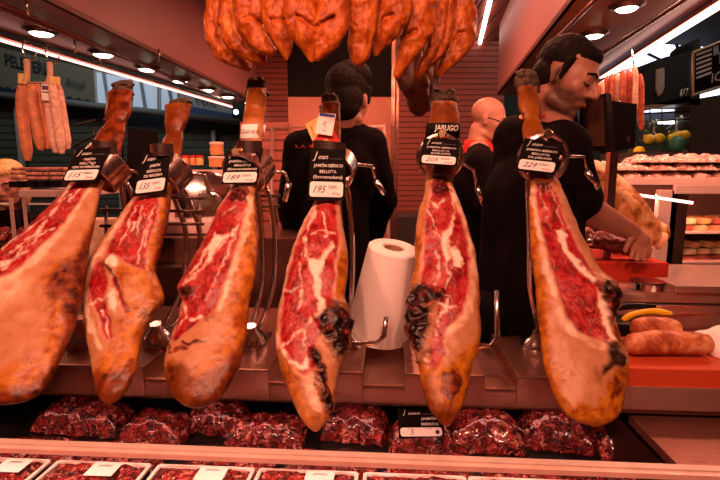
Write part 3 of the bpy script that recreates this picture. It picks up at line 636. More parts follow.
CARDS = [
 ([(77,149),(111,147),(96,182),(61,182)], 1.10, ['JAMÓN','IBÉRICO','CEBO EXTREMADURA'], "115'⁰⁰", 'tilted black price card reading 115 hung from the leftmost ham'),
 ([(143,153),(171,150),(166,192),(132,197)], 1.12, ['JAMÓN','IBÉRICO','DE RECEBO'], "135'⁰⁰-", 'black price card reading 135 hung from the second ham from the left'),
 ([(226,151),(263,149),(257,185),(221,184)], 1.12, ['JAMÓN IBÉRICO','BELLOTA','(Extremadura)'], "189'⁰⁰-", 'black price card reading 189 hung from the third ham from the left'),
 ([(311,148),(346,150),(345,200),(307,200)], 1.10, ['JAMÓN IBÉRICO','BELLOTA','(Extremadura)'], "195'⁰⁰-", 'black price card reading 195 hung from the fourth ham from the left'),
 ([(424,138),(460,140),(457,167),(419,164)], 1.10, ['JAMÓN IBÉRICO','BELLOTA','(JABUGO)'], "205'⁰⁰-", 'black price card reading 205 hung from the fifth ham from the left'),
 ([(525,138),(563,142),(555,175),(515,170)], 1.09, ['JAMÓN IBÉRICO','BELLOTA','DE JABUGO'], "229'⁰⁰-", 'black price card reading 229 hung from the rightmost ham'),
 ([(397,408),(442,409),(445,437),(399,439)], 1.03, ['JAMÓN','IBÉRICO'], "5'-", 'black price card reading 5 standing among the meat packs in the case')]
for i, (cs, Y, lines, price, lab) in enumerate(CARDS):
    t, o, r, d, n = card('price_card', cs, (Y+.012, Y+.012, Y-.008, Y-.008), M['cardblack'], lab, group='black price cards')
    at = lambda u, v: o+r*u+d*v
    W, Hh = r.length, d.length; last = i == 6
    text('J', at(.15, .15), r, -d, Hh*.15, M['letter'], t, 'logo_lettering', .35, width=Hh*.09)
    text('oan', at(.37, .17), r, -d, Hh*.10, M['letter'], t, 'logo_lettering', .35, width=W*.26)
    b = MB()
    for k in range(9): p = at(.56+k*.04, .19); b.box(p+n*.0004, (.0008, .0006, .0006))
    b.build('dotted_rule', M['letter'], t)
    y0, dy = (.33, .115) if not last else (.35, .17)
    cx = .52 if not last else .70
    for k, ln in enumerate(lines):
        w = W*min(.80, .066*len(ln)) if not last else W*.38
        text(ln, at(cx if i != 0 else .52, y0+dy*k), r, -d, Hh*(.062 if not last else .09), M['letter'], t, 'product_lettering', width=w, bold=.02)
    lbl = rrect(o, r, d, n, .04, .645, .95, .94, min(.006, Hh*.12), M['white'], t, 'price_label')
    if not last: rrect(o, r, d, n, .04, .645, .95, .94, 0.006, M['white'], t, 'price_label') if False else None
    pr = price.replace('⁰⁰', '')
    num = pr.rstrip("-").rstrip("'")
    if not last:
        text(num, at(.32, .79)+n*.0008, r, -d, Hh*.15, M['ink'], lbl, 'price_lettering', .4, width=W*.36)
        text("'00-", at(.68, .745)+n*.0008, r, -d, Hh*.07, M['ink'], lbl, 'price_lettering', .4, width=W*.27)
        text('€/Kg', at(.76, .88)+n*.0008, r, -d, Hh*.045, M['redprint'], lbl, 'unit_lettering', width=W*.22)
    else:
        text('5', at(.30, .79)+n*.0008, r, -d, Hh*.19, M['ink'], lbl, 'price_lettering', .3)
        text("'-", at(.46, .73)+n*.0008, r, -d, Hh*.05, M['ink'], lbl, 'price_lettering', .3)
        text('Unidad', at(.24, .675)+n*.0008, r, -d, Hh*.03, M['ink'], lbl, 'unit_lettering')
        text('Para unid', at(.66, .675)+n*.0008, r, -d, Hh*.04, M['ink'], lbl, 'unit_lettering')
        MB().lathe(at(.85, .80), n, [(.0045,.0006),(.0045,.0012)], 20).build('printed_dot', M['ink'], lbl)
# paper tags tied to the fourth ham
M['yellow'] = mat('yellow_card', (.85,.6,.2), .6); M['red'] = mat('red_card', (.55,.02,.02), .5); M['blue'] = mat('blue_ink', (.03,.05,.3), .5)
t, o, r, d, n = card('swing_tag', [(305,124),(318,117),(326,146),(317,151)], (1.165,)*4, M['yellow'], 'yellow swing tag tied behind the red one on the fourth ham', 'tag')
text('IBERICO', o+r*.3+d*.35, d, r, .005, M['redprint'], t, 'tag_lettering')
t, o, r, d, n = card('swing_tag', [(311,146),(328,118),(343,148),(322,158)], (1.155,)*4, M['red'], 'red swing tag with pale heart emblem on the fourth ham', 'tag')
text('D', o+r*.5+d*.5, r, -d, .018, M['yellow'], t, 'emblem')
t, o, r, d, n = card('swing_tag', [(319,113),(336,114),(332,136),(315,133)], (1.145,)*4, M['white'], 'small white swing tag with blue edge on the fourth ham', 'tag')
rrect(o, r, d, n, .05, .02, .95, .15, .0005, M['blue'], t, 'printed_stripe'); text('Nº 7', o+r*.45+d*.62, d, r, .009, M['ink'], t, 'tag_lettering', .3)
# ================================================================ counter and display case
def struct(o): o['kind'] = 'structure'; return o
def cbox(b, s0, s1, t0, t1, z0, z1, bev=0):
    b.box(Cp((s0+s1)/2, (t0+t1)/2, (z0+z1)/2), (abs(s1-s0), abs(t1-t0), z1-z0), CR, bev); return b
root = empty('service_counter', Cp(0, .2, 0), 'long brushed steel service counter with raised plinths under the ham stands', 'counter')
b = MB(); cbox(b, -1.6, 1.5, 0, .50, .872, ZL, .008); b.build('worktop', M['steel'], root)
for x0, x1 in ((-330, -20), (-8, 126), (150, 263), (290, 363), (407, 490), (522, 627)):
    b = MB(); cbox(b, spx(x0), spx(x1), -.004, .50, .877, ZH, .004); b.build('plinth', M['steel'], root)
M['recess'] = mat('dark_case_lining', (.012,.010,.010), .6)
b = MB(); cbox(b, -1.6, 1.5, .46, .50, 0, .872); b.build('back_panel', M['recess'], root)
b = MB(); cbox(b, spx(636), 1.5, -.5, .0, .85, .870, .003); b.build('side_shelf', M['steel'], root)
b = MB(); cbox(b, spx(636), spx(636)+.02, -.42, .40, 0, .84); b.build('side_panel', M['steel_dark'], root)
b = MB(); cbox(b, spx(612), 1.5, -.006, .012, .885, .938, .003); b.build('front_rail', M['steel_light'], root)
case = empty('display_case', Cp(0, -.2, 0), 'refrigerated glass display case full of packed meat below the hams', 'display case')
M['deck'] = mat('case_deck', (.006,.005,.005), .5, spec=.2)
b = MB(); cbox(b, -1.5, spx(636), -.47, .45, .70, .72); b.build('deck', M['deck'], case)
b = MB(); cbox(b, -1.5, 1.5, -.47, -.45, 0, .72); b.build('front_panel', M['steel_dark'], case)
M['glass'] = glassy('clear_glass', (.97,.95,.94), .02, .05)
g0, g1 = P(-30, 441.5, .645), P(740, 473, .575); 
gz = 1.001
def gl(p, z): return Vector((p.x, p.y, z))
dv = (g1-g0); dv.z = 0; dv.normalize(); nv = Vector((dv.y, -dv.x, 0))
g0 = g0-dv*.5; g1 = g1+dv*.4; GA, GB = g0, g1
b = MB(); b.corners([gl(g0,.72), gl(g1,.72), gl(g1,.72)-nv*.006, gl(g0,.72)-nv*.006, gl(g0,gz), gl(g1,gz), gl(g1,gz)-nv*.006, gl(g0,gz)-nv*.006]); b.build('front_glass', M['glass'], case)
M['glassedge'] = mat('pale_glass_edge', (.80,.45,.38), .3, .0, coat=.4)
b = MB(); b.corners([gl(g0,gz)+nv*.001, gl(g1,gz)+nv*.001, gl(g1,gz)-nv*.007, gl(g0,gz)-nv*.007, gl(g0,gz+.0075)+nv*.001, gl(g1,gz+.0075)+nv*.001, gl(g1,gz+.0075)-nv*.007, gl(g0,gz+.0075)-nv*.007]); b.build('glass_rail', M['glassedge'], case)
M['tube'] = emis('warm_white_tube', (1,.62,.5), 9)
b = MB(); a_, c_ = gl(g0,gz+.006)-nv*.007, gl(g1,gz+.006)-nv*.007; b.slab([a_, c_, c_-nv*.012, a_-nv*.012], .004, (0,0,1)); b.build('light_strip', mat('strip_housing', (.5,.4,.35), .4), case)
# packs of sliced meat
def meatpack_mat():
    t = NT('packed_meat'); v = t.coords(); 
    nt = t.new('ShaderNodeTexNoise'); t.link(v, nt.inputs['Vector']); nt.inputs['Scale'].default_value = 40; nt.inputs['Detail'].default_value = 4
    ad = t.new('ShaderNodeVectorMath', operation='MULTIPLY_ADD'); t.link(nt.outputs['Color'], ad.inputs[0]); ad.inputs[1].default_value = (.06,)*3; t.link(v, ad.inputs[2])
    vo = t.new('ShaderNodeTexVoronoi'); vo.inputs['Scale'].default_value = 90; t.link(ad.outputs[0], vo.inputs['Vector'])
    sc = t.new('ShaderNodeSeparateColor'); t.link(vo.outputs['Color'], sc.inputs[0])
    c = t.ramp(sc.outputs[0], [(.1, (.03,.003,.003)), (.45, (.20,.010,.009)), (.8, (.42,.03,.025)), (.97, (.72,.28,.22))])
    e = t.new('ShaderNodeTexVoronoi', feature='DISTANCE_TO_EDGE'); e.inputs['Scale'].default_value = 90; t.link(ad.outputs[0], e.inputs['Vector'])
    c = t.mix(t.ramp(e.outputs['Distance'], [(.0, .8), (.12, 0.0)]), c, (.05,.004,.004))
    t.link(c, t.b.inputs['Base Color']); t.b.inputs['Roughness'].default_value = .25; t.bump(vo.outputs['Distance'], .9, .006); return t.m
M['meatpack'] = meatpack_mat(); M['film'] = glassy('clear_film', (.97,.92,.90), .14, .07)
def heap(name, w, d, h, m, parent, seed, org, rot, amp=.007, noise=45, edge=3.0, z0=.002):
    nx, ny = int(w/.003), int(d/.003); X, Y = np.meshgrid(np.linspace(-1,1,nx), np.linspace(-1,1,ny), indexing='ij')
    env = (1-np.abs(X)**edge)*(1-np.abs(Y)**edge); p = np.stack([X.ravel()*w/2+seed*1.3, Y.ravel()*d/2+seed*.7, np.full(X.size, seed*.37)], 1)
    f = fbm(p, noise, 3).reshape(X.shape); rid = np.abs(fbm(p+5, noise*.7, 3)).reshape(X.shape)
    Z = z0+env**.45*(h*.7+f*amp*2-rid*amp*1.6); Z = np.maximum(Z, z0)
    if edge < 3.5: X = X*(1+.04*np.sin(Y*7+seed)); Y = Y*(1+.05*np.sin(X*9+seed))
    co = np.stack([X.ravel()*w/2, Y.ravel()*d/2, Z.ravel()], 1); bot = co.copy(); bot[:,2] = 0
    R = np.array(rot.to_3x3()); co = np.vstack([co, bot])@R.T+np.array(org)
    i = np.arange(nx*ny).reshape(nx, ny); k = nx*ny
    f1 = np.stack([i[:-1,:-1], i[1:,:-1], i[1:,1:], i[:-1,1:]], -1).reshape(-1,4); f2 = f1[:, ::-1]+k
    ring = np.concatenate([i[:,0], i[-1,1:], i[::-1,-1][1:], i[0,::-1][1:-1]]); rn = np.roll(ring, -1)
    f3 = np.stack([ring, ring+k, rn+k, rn], -1)
    return link_mesh(name, mesh_from(name, co, np.vstack([f1,f2,f3])), m, parent)
PK = [  # px centre, t, width, depth, height, label
 (70,.14,.21,.12,.045,'clear pack of sliced meat at the far left of the back row in the case'),
 (212,.16,.15,.11,.04,'clear meat pack in the back row, left of centre under the third ham'),
 (262,.10,.18,.10,.035,'low clear meat pack in the back row under the gap between third and fourth hams'),
 (352,.15,.15,.12,.05,'bulging clear meat pack in the back row right of the fourth ham tip'),
 (418,.09,.14,.10,.05,'clear meat pack directly behind the small price card in the case'),
 (480,.13,.16,.13,.055,'clear meat pack in the back row right of the fifth ham tip'),
 (545,.15,.15,.13,.06,'tall crinkled clear meat pack in the back row left of the last ham tip'),
 (615,.12,.15,.13,.045,'clear meat pack at the right end of the back row beside the steel panel'),
 (150,.10,.15,.11,.035,'clear meat pack in the back row right of the far left pack'),
 (20,-.005,.19,.12,.03,'clear meat pack at the left end of the second row'),
 (115,-.01,.19,.12,.03,'clear meat pack second from the left in the second row'),
 (225,-.02,.19,.12,.03,'clear meat pack third from the left in the second row'),
 (330,-.02,.19,.12,.035,'clear meat pack fourth from the left in the second row'),
 (430,-.02,.18,.12,.035,'clear meat pack third from the right in the second row'),
 (525,-.03,.18,.12,.035,'clear meat pack second from the right in the second row'),
 (610,-.03,.17,.12,.035,'clear meat pack at the right end of the second row')]
for i, (px, t_, w, d, h, lab) in enumerate(PK):
    Y = 1.035+t_; s = (px-360)/FPX*(Y+.08); o_ = Cp(s, t_, .721); rot = CR @ Matrix.Rotation(random.uniform(-.15,.15), 3, 'Z')
    if i < 9: pz = .05
    else: pz = .0
    org = o_+Vector((0,0,0))
    w *= 1.18; d *= 1.08
    e = empty('meat_pack', org, lab, 'meat pack', 'clear packs of sliced meat in the case')
    heap('sliced_meat', w*.93, d*.9, h+pz, M['meatpack'], e, i+1.0, org+Vector((0,0,.001)), rot, amp=.010)
    heap('plastic_bag', w*1.04, d*1.06, h+pz+.008, M['film'], e, i+31.0, org, rot, amp=.007, noise=30, edge=3)
M['tray'] = mat('white_tray_rim', (.85,.78,.74), .3)
TR = [(-15,'white rimmed meat tray at the far left of the front row'),(95,'white rimmed meat tray second in the front row from the left'),(205,'white rimmed meat tray third in the front row from the left'),(312,'white rimmed meat tray in the front row under the fourth ham tip'),
      (420,'white rimmed meat tray in the front row under the small price card'),(525,'white rimmed meat tray second in the front row from the right'),(625,'white rimmed meat tray at the right end of the front row')]
for i, (px, lab) in enumerate(TR):
    t_ = -.232; zt = .80; s = (px-360)/FPX*(.90+.04); org = Cp(s, t_, .721)
    e = empty('meat_tray', org, lab, 'meat tray', 'white rimmed meat trays in the front row')
    w, d = .195, .16; rot = CR
    b = MB(); b.box(org+Vector((0,0,.04)), (w, d, .08), rot, .004); b.build('tray_base', M['deck'], e)
    b = MB(); 
    for a, c_, sz in ((0, d/2, (w, .007, .006)), (0, -d/2, (w, .007, .006)), (-w/2, 0, (.007, d, .006)), (w/2, 0, (.007, d, .006))): b.box(org+rot@Vector((a, c_, .084)), sz, rot, .002)
    b.build('tray_rim', M['tray'], e)
    heap('sliced_meat', w*.92, d*.92, .018, M['meatpack'], e, 60.+i, org+Vector((0,0,.08)), rot, amp=.006, edge=8)
    heap('plastic_film', w*.97, d*.97, .02, M['film'], e, 90.+i, org+Vector((0,0,.081)), rot, amp=.005, noise=25, edge=8)
    if i in (0, 1, 2, 3, 5):
        lw = .055; c = org+rot@Vector((.03 if i else .06, .03, .106)); b = MB(); b.box(c, (lw, .04, .0008), rot); lb = b.build('paper_label', M['white'], e)
        text('JAMÓN', c+Vector((0,.010,.0006)), rot@Vector((1,0,0)), rot@Vector((0,1,0)), .006, M['ink'], lb, 'label_lettering') if False else None
        text('JAMÓN', c+Vector((0,.010,.0006)), rot@Vector((1,0,0)), rot@Vector((0,1,0)), .006, M['ink'], e, 'label_lettering')
# ---------------------------------------------------------------- right side: boards, loins, knife, scale
M['board'] = mat('orange_cutting_board', (.50,.065,.018), .6, spec=.25, var=.06, nscale=60, bump=.1)
M['board2'] = mat('red_cutting_block', (.42,.03,.012), .6, spec=.25, var=.06, nscale=60, bump=.1)
b = MB(); cbox(b, spx(611), 1.1, .0, .21, ZL+.001, .978, .004)
tag(b.build('cutting_board', M['board']), 'orange red cutting board on the counter at the right, carrying the cured loins', 'cutting board')
def loin(name, p0, p1, r, lab, m, squash=1):
    e = MB(); p0, p1 = Vector(p0), Vector(p1); mid = (p0+p1)/2+Vector((0,0,.004))
    e.tube([p0, p0.lerp(mid,.35), mid, mid.lerp(p1,.65), p1], [r*.45, r*.9, r*1.0, r*1.04, r*1.02, r*1.0, r*.97, r*.80], 28)
    o = e.build(name, m, None, True)
    me = o.data; co = np.empty(len(me.vertices)*3); me.vertices.foreach_get('co', co); co = co.reshape(-1,3)
    nn = np.empty(len(me.vertices)*3); me.vertices.foreach_get('normal', nn); nn = nn.reshape(-1,3)
    co += nn*(fbm(co+3, 35, 3)*.004)[:,None]; me.vertices.foreach_set('co', co.ravel()); me.update()
    s = o.modifiers.new('s','SUBSURF'); s.levels = s.render_levels = 1
    return tag(o, lab, 'cured loin', 'cured loins on the board')
def loin_mat():
    t = NT('cured_loin'); v = t.coords((1,1,1)); n = t.noise(v, 22, 5, .6, .8); n2 = t.noise(v, 90, 3)
    t.link(t.mix(t.math('MULTIPLY', n2, .4), t.ramp(n, [(.40, (.30,.06,.02)), (.5, (.60,.20,.07)), (.60, (.78,.42,.22))]), (.5,.12,.04)), t.b.inputs['Base Color'])
    t.b.inputs['Roughness'].default_value = .5; t.bump(t.math('ADD', n, n2), .5, .003); return t.m
M['loin'] = loin_mat()
bt = .978
def on(px, py, Y, z): p = P(px, py, Y); return Vector((p.x, p.y, z))
loin('cured_loin', on(625,344,1.07,bt+.027), on(708,344,1.07,bt+.029), .027, 'cured pork loin lying at the front of the orange board, cut end right', M['loin'])
loin('cured_loin', on(632,330,1.185,bt+.026), on(676,330,1.19,bt+.026), .026, 'shorter cured pork loin lying behind the front one', M['loin'])
# crumpled paper
t = np.linspace(0,1,2)
e = empty('wrapping_paper', on(735,345,1.1,bt), 'crumpled white wrapping paper on the orange board at the right edge', 'paper')
heap('paper_sheet', .16, .18, .07, M['paper'], e, 3.3, on(733,345,1.1,bt+.001), Matrix.Rotation(.3,3,'Z'), amp=.018, noise=14, edge=2.5)
# back bench, raised
BZ = 1.055
b = MB(); b.box(Vector((1.12, 1.58, BZ-.0175)), (1.0, .44, .035), CR, .003); bench = b
b.box((1.13, 1.365, .97), (.98, .02, .09), CR); bo = empty('prep_bench', (1.05,1.66,0), 'raised steel prep bench behind the counter at the right', 'bench')
b.build('bench_top', M['steel_light'], bo)
b = MB(); 
for x in (.66, 1.56):
    for y in (1.45, 1.74): b.box((x, y, (BZ-.035)/2), (.04,.04,BZ-.035), CR)
b.build('bench_leg', M['steel_dark'], bo)
b = MB(); b.box((.80, 1.64, BZ+.0315), (.37, .28, .063), CR, .005); blk = tag(b.build('cutting_block', M['board2']), 'thick red cutting block under the salesman’s hand', 'cutting block')
p = on(647,281,1.40,BZ+.0005); b = MB(); b.lathe(p, (0,0,1), [(.046,0),(.050,.003),(.050,.022),(.047,.026),(.040,.026)], 36)
tag(b.build('round_weight', M['chrome'], None, 'auto'), 'round polished steel disc on the bench left of the flat plate', 'steel disc')
p = on(690,286,1.41,BZ+.0005); b = MB(); b.box(p+Vector((.01,0,.010)), (.17, .12, .020), CR, .003)
tag(b.build('scale_plate', M['steel_light']), 'flat square steel scale plate on the bench right of the disc', 'scale plate')
M['yellow_handle'] = mat('yellow_plastic', (.85,.52,.01), .35)
e = empty('knife', on(622,318,1.31,.99), 'knife with yellow handle and long thin blade lying by the loins', 'knife')
hz_ = 1.0
b = MB(); b.tube([on(623,316,1.27,hz_), on(634,312,1.285,hz_+.012), on(652,311,1.30,hz_+.016), on(672,314,1.29,hz_+.012)], [.006,.0095,.0085,.0085,.010,.005], 14); b.build('handle', M['yellow_handle'], e, True)
b = MB(); q0 = on(670,314,1.29,hz_+.012); q1 = on(735,308,1.30,hz_+.012); b.tube([q0,q1],[.0030,.0012],6,False); b.build('blade', M['chrome'], e)
e = empty('knife', on(605,312,1.26,.96), 'dark handled knife with thin blade lying behind the yellow knife', 'knife')
b = MB(); b.tube([on(612,314,1.31,hz_+.022), on(632,311,1.32,hz_+.026), on(655,307,1.32,hz_+.024)], [.008,.010,.009,.006], 12); b.build('handle', M['black'], e, True)
b = MB(); b.tube([on(655,307,1.32,hz_+.024), on(740,303,1.33,hz_+.024)],[.003,.0012],6,False); b.build('blade', M['chrome'], e)
b = MB(); b.box(on(622,318,1.285,hz_-.025), (.13,.10,.05), CR, .01)
tag(b.build('knife_tray', M['black']), 'small black tray under the knife handles beside the last ham', 'tray')
# ham being carved on the block
def place(pts, Y): return [P(x, y, Y) for x, y in pts]
cut = empty('cured_ham', P(610,235,1.66), 'partly carved cured ham clamped on the red block, held by the salesman', 'ham')
def ham2_mat():
    t = NT('carved_ham_skin'); v = t.coords(); n = t.noise(v, 14, 5, .6, .5); n2 = t.noise(v, 60, 4)
    t.link(t.mix(t.math('MULTIPLY', n2, .35), t.ramp(n, [(.40, (.22,.06,.01)), (.48, (.58,.25,.06)), (.58, (.85,.58,.30))]), (.5,.2,.04)), t.b.inputs['Base Color'])
    t.b.inputs['Roughness'].default_value = .45; t.bump(n2, .5, .004); return t.m
M['ham2'] = ham2_mat()
c = [P(572,162,1.78), P(590,176,1.76), P(606,197,1.74), P(624,214,1.72), P(645,230,1.70), P(655,234,1.69)]
fuse([('c', c[0], .040, c[1], .062), ('c', c[1], .062, c[2], .086), ('c', c[2], .086, c[3], .082), ('c', c[3], .082, c[4], .056), ('c', c[4], .056, c[5], .048)], .006, 'ham_body', M['ham2'], cut, 8, noise=(20,.006))
M['darkmeat'] = mat('carved_dark_meat', (.16,.03,.02), .5, var=.8, nscale=50, bump=.9)
fuse([('c', P(600,240,1.56), .030, P(640,250,1.54), .028), ('e', P(585,235,1.6), (.035,.03,.03))], .005, 'carved_meat', M['darkmeat'], cut, 3, noise=(50,.010))
b = MB(); b.lathe(P(661,241,1.645), (P(664,242,1.64)-P(640,234,1.66)), [(.028,-.01),(.032,0),(.032,.006),(.026,.008)], 24); b.build('cut_end', mat('pale_cut_fat', (.65,.40,.20), .5, var=.3), cut, 'auto')
e = empty('ham_clamp', P(592,240,1.56), 'small chrome ham clamp screw standing on the red block', 'clamp')
b = MB(); p = on(589,258,1.55,BZ+.064); b.tube([p, p+Vector((0,0,.08))], .006, 8, False); b.build('screw', M['chrome'], e, True)
b = MB(); b.ellip(p+Vector((0,0,.055)), (.014,.014,.014)); b.build('knob', M['chrome'], e, True)
# paper roll
top = P(394, 247, 1.23); bot = P(378, 342, 1.28); bot.z = ZH+.005; ax = (top-bot).normalized(); L = (top-bot).length
e = empty('paper_roll', bot, 'large white paper towel roll leaning beside the fourth ham', 'paper roll')
b = MB(); b.lathe(bot, ax, [(.026,0),(.080,0),(.086,.004),(.078,L*.5),(.0665,L-.004),(.062,L),(.030,L),(.027,L-.01),(.026,0)], 64, caps=False); b.build('paper', M['paper'], e, 'auto')
b = MB(); b.lathe(bot, ax, [(.0235,.002),(.026,.002),(.026,L-.004),(.0235,L-.004),(.0235,.002)], 32, caps=False); b.build('core', mat('cardboard', (.35,.2,.1), .8), e, 'auto')
# ================================================================ people
def skin_mat(name, base, beard=None):
    t = NT(name); v = t.coords(); n = t.noise(v, 40, 4)
    c = t.ramp(n, [(.3, tuple(x*.9 for x in base)), (.7, base)])
    if beard:
        A = t.new('ShaderNodeAttribute', attribute_name='beard'); c = t.mix(t.math('MULTIPLY', A.outputs['Fac'], t.ramp(t.noise(v, 260, 2), [(.3, .95), (.7, .55)])), c, beard)
    t.link(c, t.b.inputs['Base Color']); t.b.inputs['Roughness'].default_value = .5
    t.b.inputs['Subsurface Weight'].default_value = .08; t.b.inputs['Subsurface Radius'].default_value = (.01,.004,.002); t.b.inputs['Subsurface Scale'].default_value = .6
    return t.m
def head_frame(c, facing, up=(0,0,1), roll=0):
    f = Vector(facing).normalized(); u = Vector(up); u = (u-f*u.dot(f)).normalized(); r = f.cross(u)
    R = Matrix((r, f, u)).transposed(); R = R @ Matrix.Rotation(roll, 3, 'Y')
    return Vector(c), R
def head_prims(c, R, k=1.0, nose=1.0, ears=True):
    T = lambda x, y, z: c+R@Vector((x, y, z))*k
    E = lambda p, r, rot=None: ('e', T(*p), tuple(a*k for a in r), R if rot is None else R@rot)
    q = [E((0,-.018,.036), (.077,.096,.084)), E((0,.012,.0), (.070,.083,.085)), E((0,.022,-.035), (.058,.072,.075)), E((0,.035,-.072), (.045,.050,.036)), E((0,.074,-.098), (.020,.016,.015)),
         E((0,.082,.020), (.045,.014,.012)), E((.034,.055,-.022), (.027,.028,.026)), E((-.034,.055,-.022), (.027,.028,.026)),
         ('c', T(0,.092,.010), .0085*k, T(0,.110*nose,-.026), .0115*k), E((0,.108*nose,-.032), (.012,.013,.010)), E((.012,.096,-.034), (.009,.011,.008)), E((-.012,.096,-.034), (.009,.011,.008)),
         E((0,.089,-.060), (.023,.011,.0065)), E((0,.087,-.070), (.019,.011,.007)), E((.032,.076,.002), (.015,.011,.010)), E((-.032,.076,.002), (.015,.011,.010)),
         ('c', T(-.042,.000,-.078), .022*k, T(-.022,.055,-.088), .020*k), ('c', T(.042,.000,-.078), .022*k, T(.022,.055,-.088), .020*k)]
    if ears:
        for s in (-1, 1): q += [E((s*.076,-.012,-.002), (.007,.014,.022), Matrix.Rotation(s*-.35, 3, 'Z')), E((s*.077,-.006,-.026), (.007,.010,.012))]
    return q, T
def face_details(parent, T, R, k, closed=True, brow=True, hairm=None, eye=None):
    for s in (-1, 1):
        if brow:
            b = MB(); b.tube([T(s*.014,.098,.024), T(s*.030,.094,.030), T(s*.050,.078,.023)], [.0028*k,.0040*k,.002*k], 8); b.build('eyebrow', hairm, parent, True)
        b = MB(); b.tube([T(s*.018,.088,-.001), T(s*.032,.0895,-.007), T(s*.047,.078,-.002)], [.0012*k,.0022*k,.0012*k], 6); b.build('eyelash', hairm, parent, True)
    b = MB(); b.tube([T(-.021,.093,-.0652), T(0,.1005,-.0648), T(.021,.093,-.0652)], .0016*k, 6); b.build('mouth', M['lip'], parent, True)
M['lip'] = mat('lip_line', (.22,.04,.03), .5)
M['skin'] = skin_mat('skin', (.40,.17,.11)); M['skinb'] = skin_mat('bearded_skin', (.40,.17,.11), (.03,.014,.010)); M['skinw'] = skin_mat('pale_skin', (.44,.20,.13))
M['trouser'] = mat('dark_trousers', (.004,.003,.003), .95, spec=.1)
def finger(prims, a, b, c, r): prims += [('c', a, r, b, r*.93), ('c', b, r*.93, c, r*.8)]
def legs(px, py_, hipz, w, yaw=0):
    q = []
    R = Matrix.Rotation(yaw, 3, 'Z')
    for s in (-1, 1):
        o = lambda x, y, z: Vector((px, py_, 0))+R@Vector((x, y, 0))+Vector((0,0,z))
        q += [('c', o(s*w, 0, hipz), .085, o(s*w, .01, .50), .058), ('c', o(s*w, .01, .50), .055, o(s*w, -.01, .10), .042)]
    return q, R
def person(label, loc):
    return None
# --- salesman behind the last ham, looking down to the right
Ym = 1.36
hc, HR = head_frame(P(568, 77, Ym), (.60,-.68,-.42), (.14,0,1)); k = .84
hp, T = head_prims(hc, HR, k, 1.06)
neckb = P(549, 115, Ym+.06)
sh_r = P(517, 140, Ym+.12); sh_l = P(563, 148, Ym-.03); chest = P(533, 200, Ym+.05); belly = P(530, 290, Ym+.05); hip = Vector((belly.x, belly.y, .98))
elb = P(583, 207, Ym-.0); wr = P(632, 232, 1.46)
base = Vector((hip.x, hip.y, 0))
man = hp + [('c', T(0,-.03,-.07), .052, neckb, .060), ('c', neckb, .06, chest, .10), ('e', chest, (.13,.115,.14)), ('c', chest, .13, belly, .14), ('c', belly, .14, hip, .13),
   ('c', sh_r, .062, chest, .10), ('c', sh_l, .062, chest, .10), ('c', neckb, .05, sh_l, .055), ('c', neckb, .05, sh_r, .055),
   ('c', sh_l, .054, elb, .046), ('c', elb, .044, wr, .027)]
el2 = P(508, 225, Ym+.14); wr2 = P(560, 262, Ym+.12)
man += [('c', sh_r, .055, el2, .045), ('c', el2, .040, wr2, .028), ('e', wr2+Vector((.02,-.02,-.03)), (.035,.03,.045))]
pm = P(639, 240, 1.46); man += [('c', wr, .024, pm, .026), ('e', pm, (.032,.028,.028))]
for j, (x0, y0, x1, y1, x2, y2, dy) in enumerate([(645,240,650,249,648,258,-.02),(641,243,645,252,643,260,-.03),(637,245,639,253,637,260,-.035),(633,244,633,251,631,257,-.035)]):
    finger(man, P(x0,y0,1.46+dy*.3), P(x1,y1,1.46+dy*.8), P(x2,y2,1.46+dy), .0088)
finger(man, P(634,237,1.44), P(628,244,1.42), P(625,251,1.42), .0095)
lg, _ = legs(hip.x, hip.y, .98, .10, .4); man += lg
pr = fuse(man, .0050, 'person', M['skinb'], None, 5, base)
tag(pr, 'man with dark hair and stubble in a black polo shirt leaning over a ham', 'person')
# beard: where the lower face is
me = pr.data; co = np.empty(len(me.vertices)*3); me.vertices.foreach_get('co', co); co = co.reshape(-1,3)+np.array(base)
lc = (co-np.array(hc))@np.array(HR)/k     # head-local
d1 = np.clip((-.028-lc[:,2])/.02, 0, 1)*np.clip((.02+lc[:,1])/.03, 0, 1)*np.clip((lc[:,2]+.125)/.02, 0, 1)
lipz = 1-np.exp(-((lc[:,2]+.066)/.011)**2-(lc[:,0]/.024)**2); side = np.clip((np.abs(lc[:,0])-.05)/.012, 0, 1)*np.clip((lc[:,1]+.02)/.02, 0, 1)*np.clip((.035-lc[:,1])/.02, 0, 1)*np.clip((.03-lc[:,2])/.02, 0, 1)*np.clip((lc[:,2]+.12)/.02, 0, 1)
cheek = 1-np.clip((lc[:,2]+.052)/.02, 0, 1)*np.clip((.05-np.abs(lc[:,0]))/.01, 0, 1)*np.clip((np.abs(lc[:,0])-.022)/.01, 0, 1)
at = me.attributes.new('beard', 'FLOAT', 'POINT'); at.data.foreach_set('value', np.clip(np.maximum(d1*lipz*cheek, side)*1.15, 0, 1).astype(np.float32))
face_details(pr, T, HR, k, hairm=M['hair'])
def hair_cap(parent, c, R, k, extra=(), m=None, cut=.0, name='hair'):
    E = lambda p, r: ('e', c+R@Vector(p)*k, tuple(a*k for a in r), R)
    q = [E((0,-.028,.048), (.081,.097,.080)), E((0,.020,.076), (.061,.054,.037)), E((0,-.055,-.01), (.076,.064,.072))]
    for x in (-1, 1): q.append(('c', c+R@Vector((x*.072,.018,.040))*k, .014*k, c+R@Vector((x*.073,.014,-.012))*k, .007*k))
    q += [E(p, r) for p, r in extra]
    return fuse(q, .0042, name, m or M['hair'], parent, 3, noise=(110,.0030))
hair_cap(pr, hc, HR, k)
off = lambda q, d: [(a[0], a[1], a[2]+d, a[3], a[4]+d) if a[0] == 'c' else ('e', a[1], tuple(x+d for x in a[2])) + tuple(a[3:]) for a in q]
slv = sh_l.lerp(elb, .88)
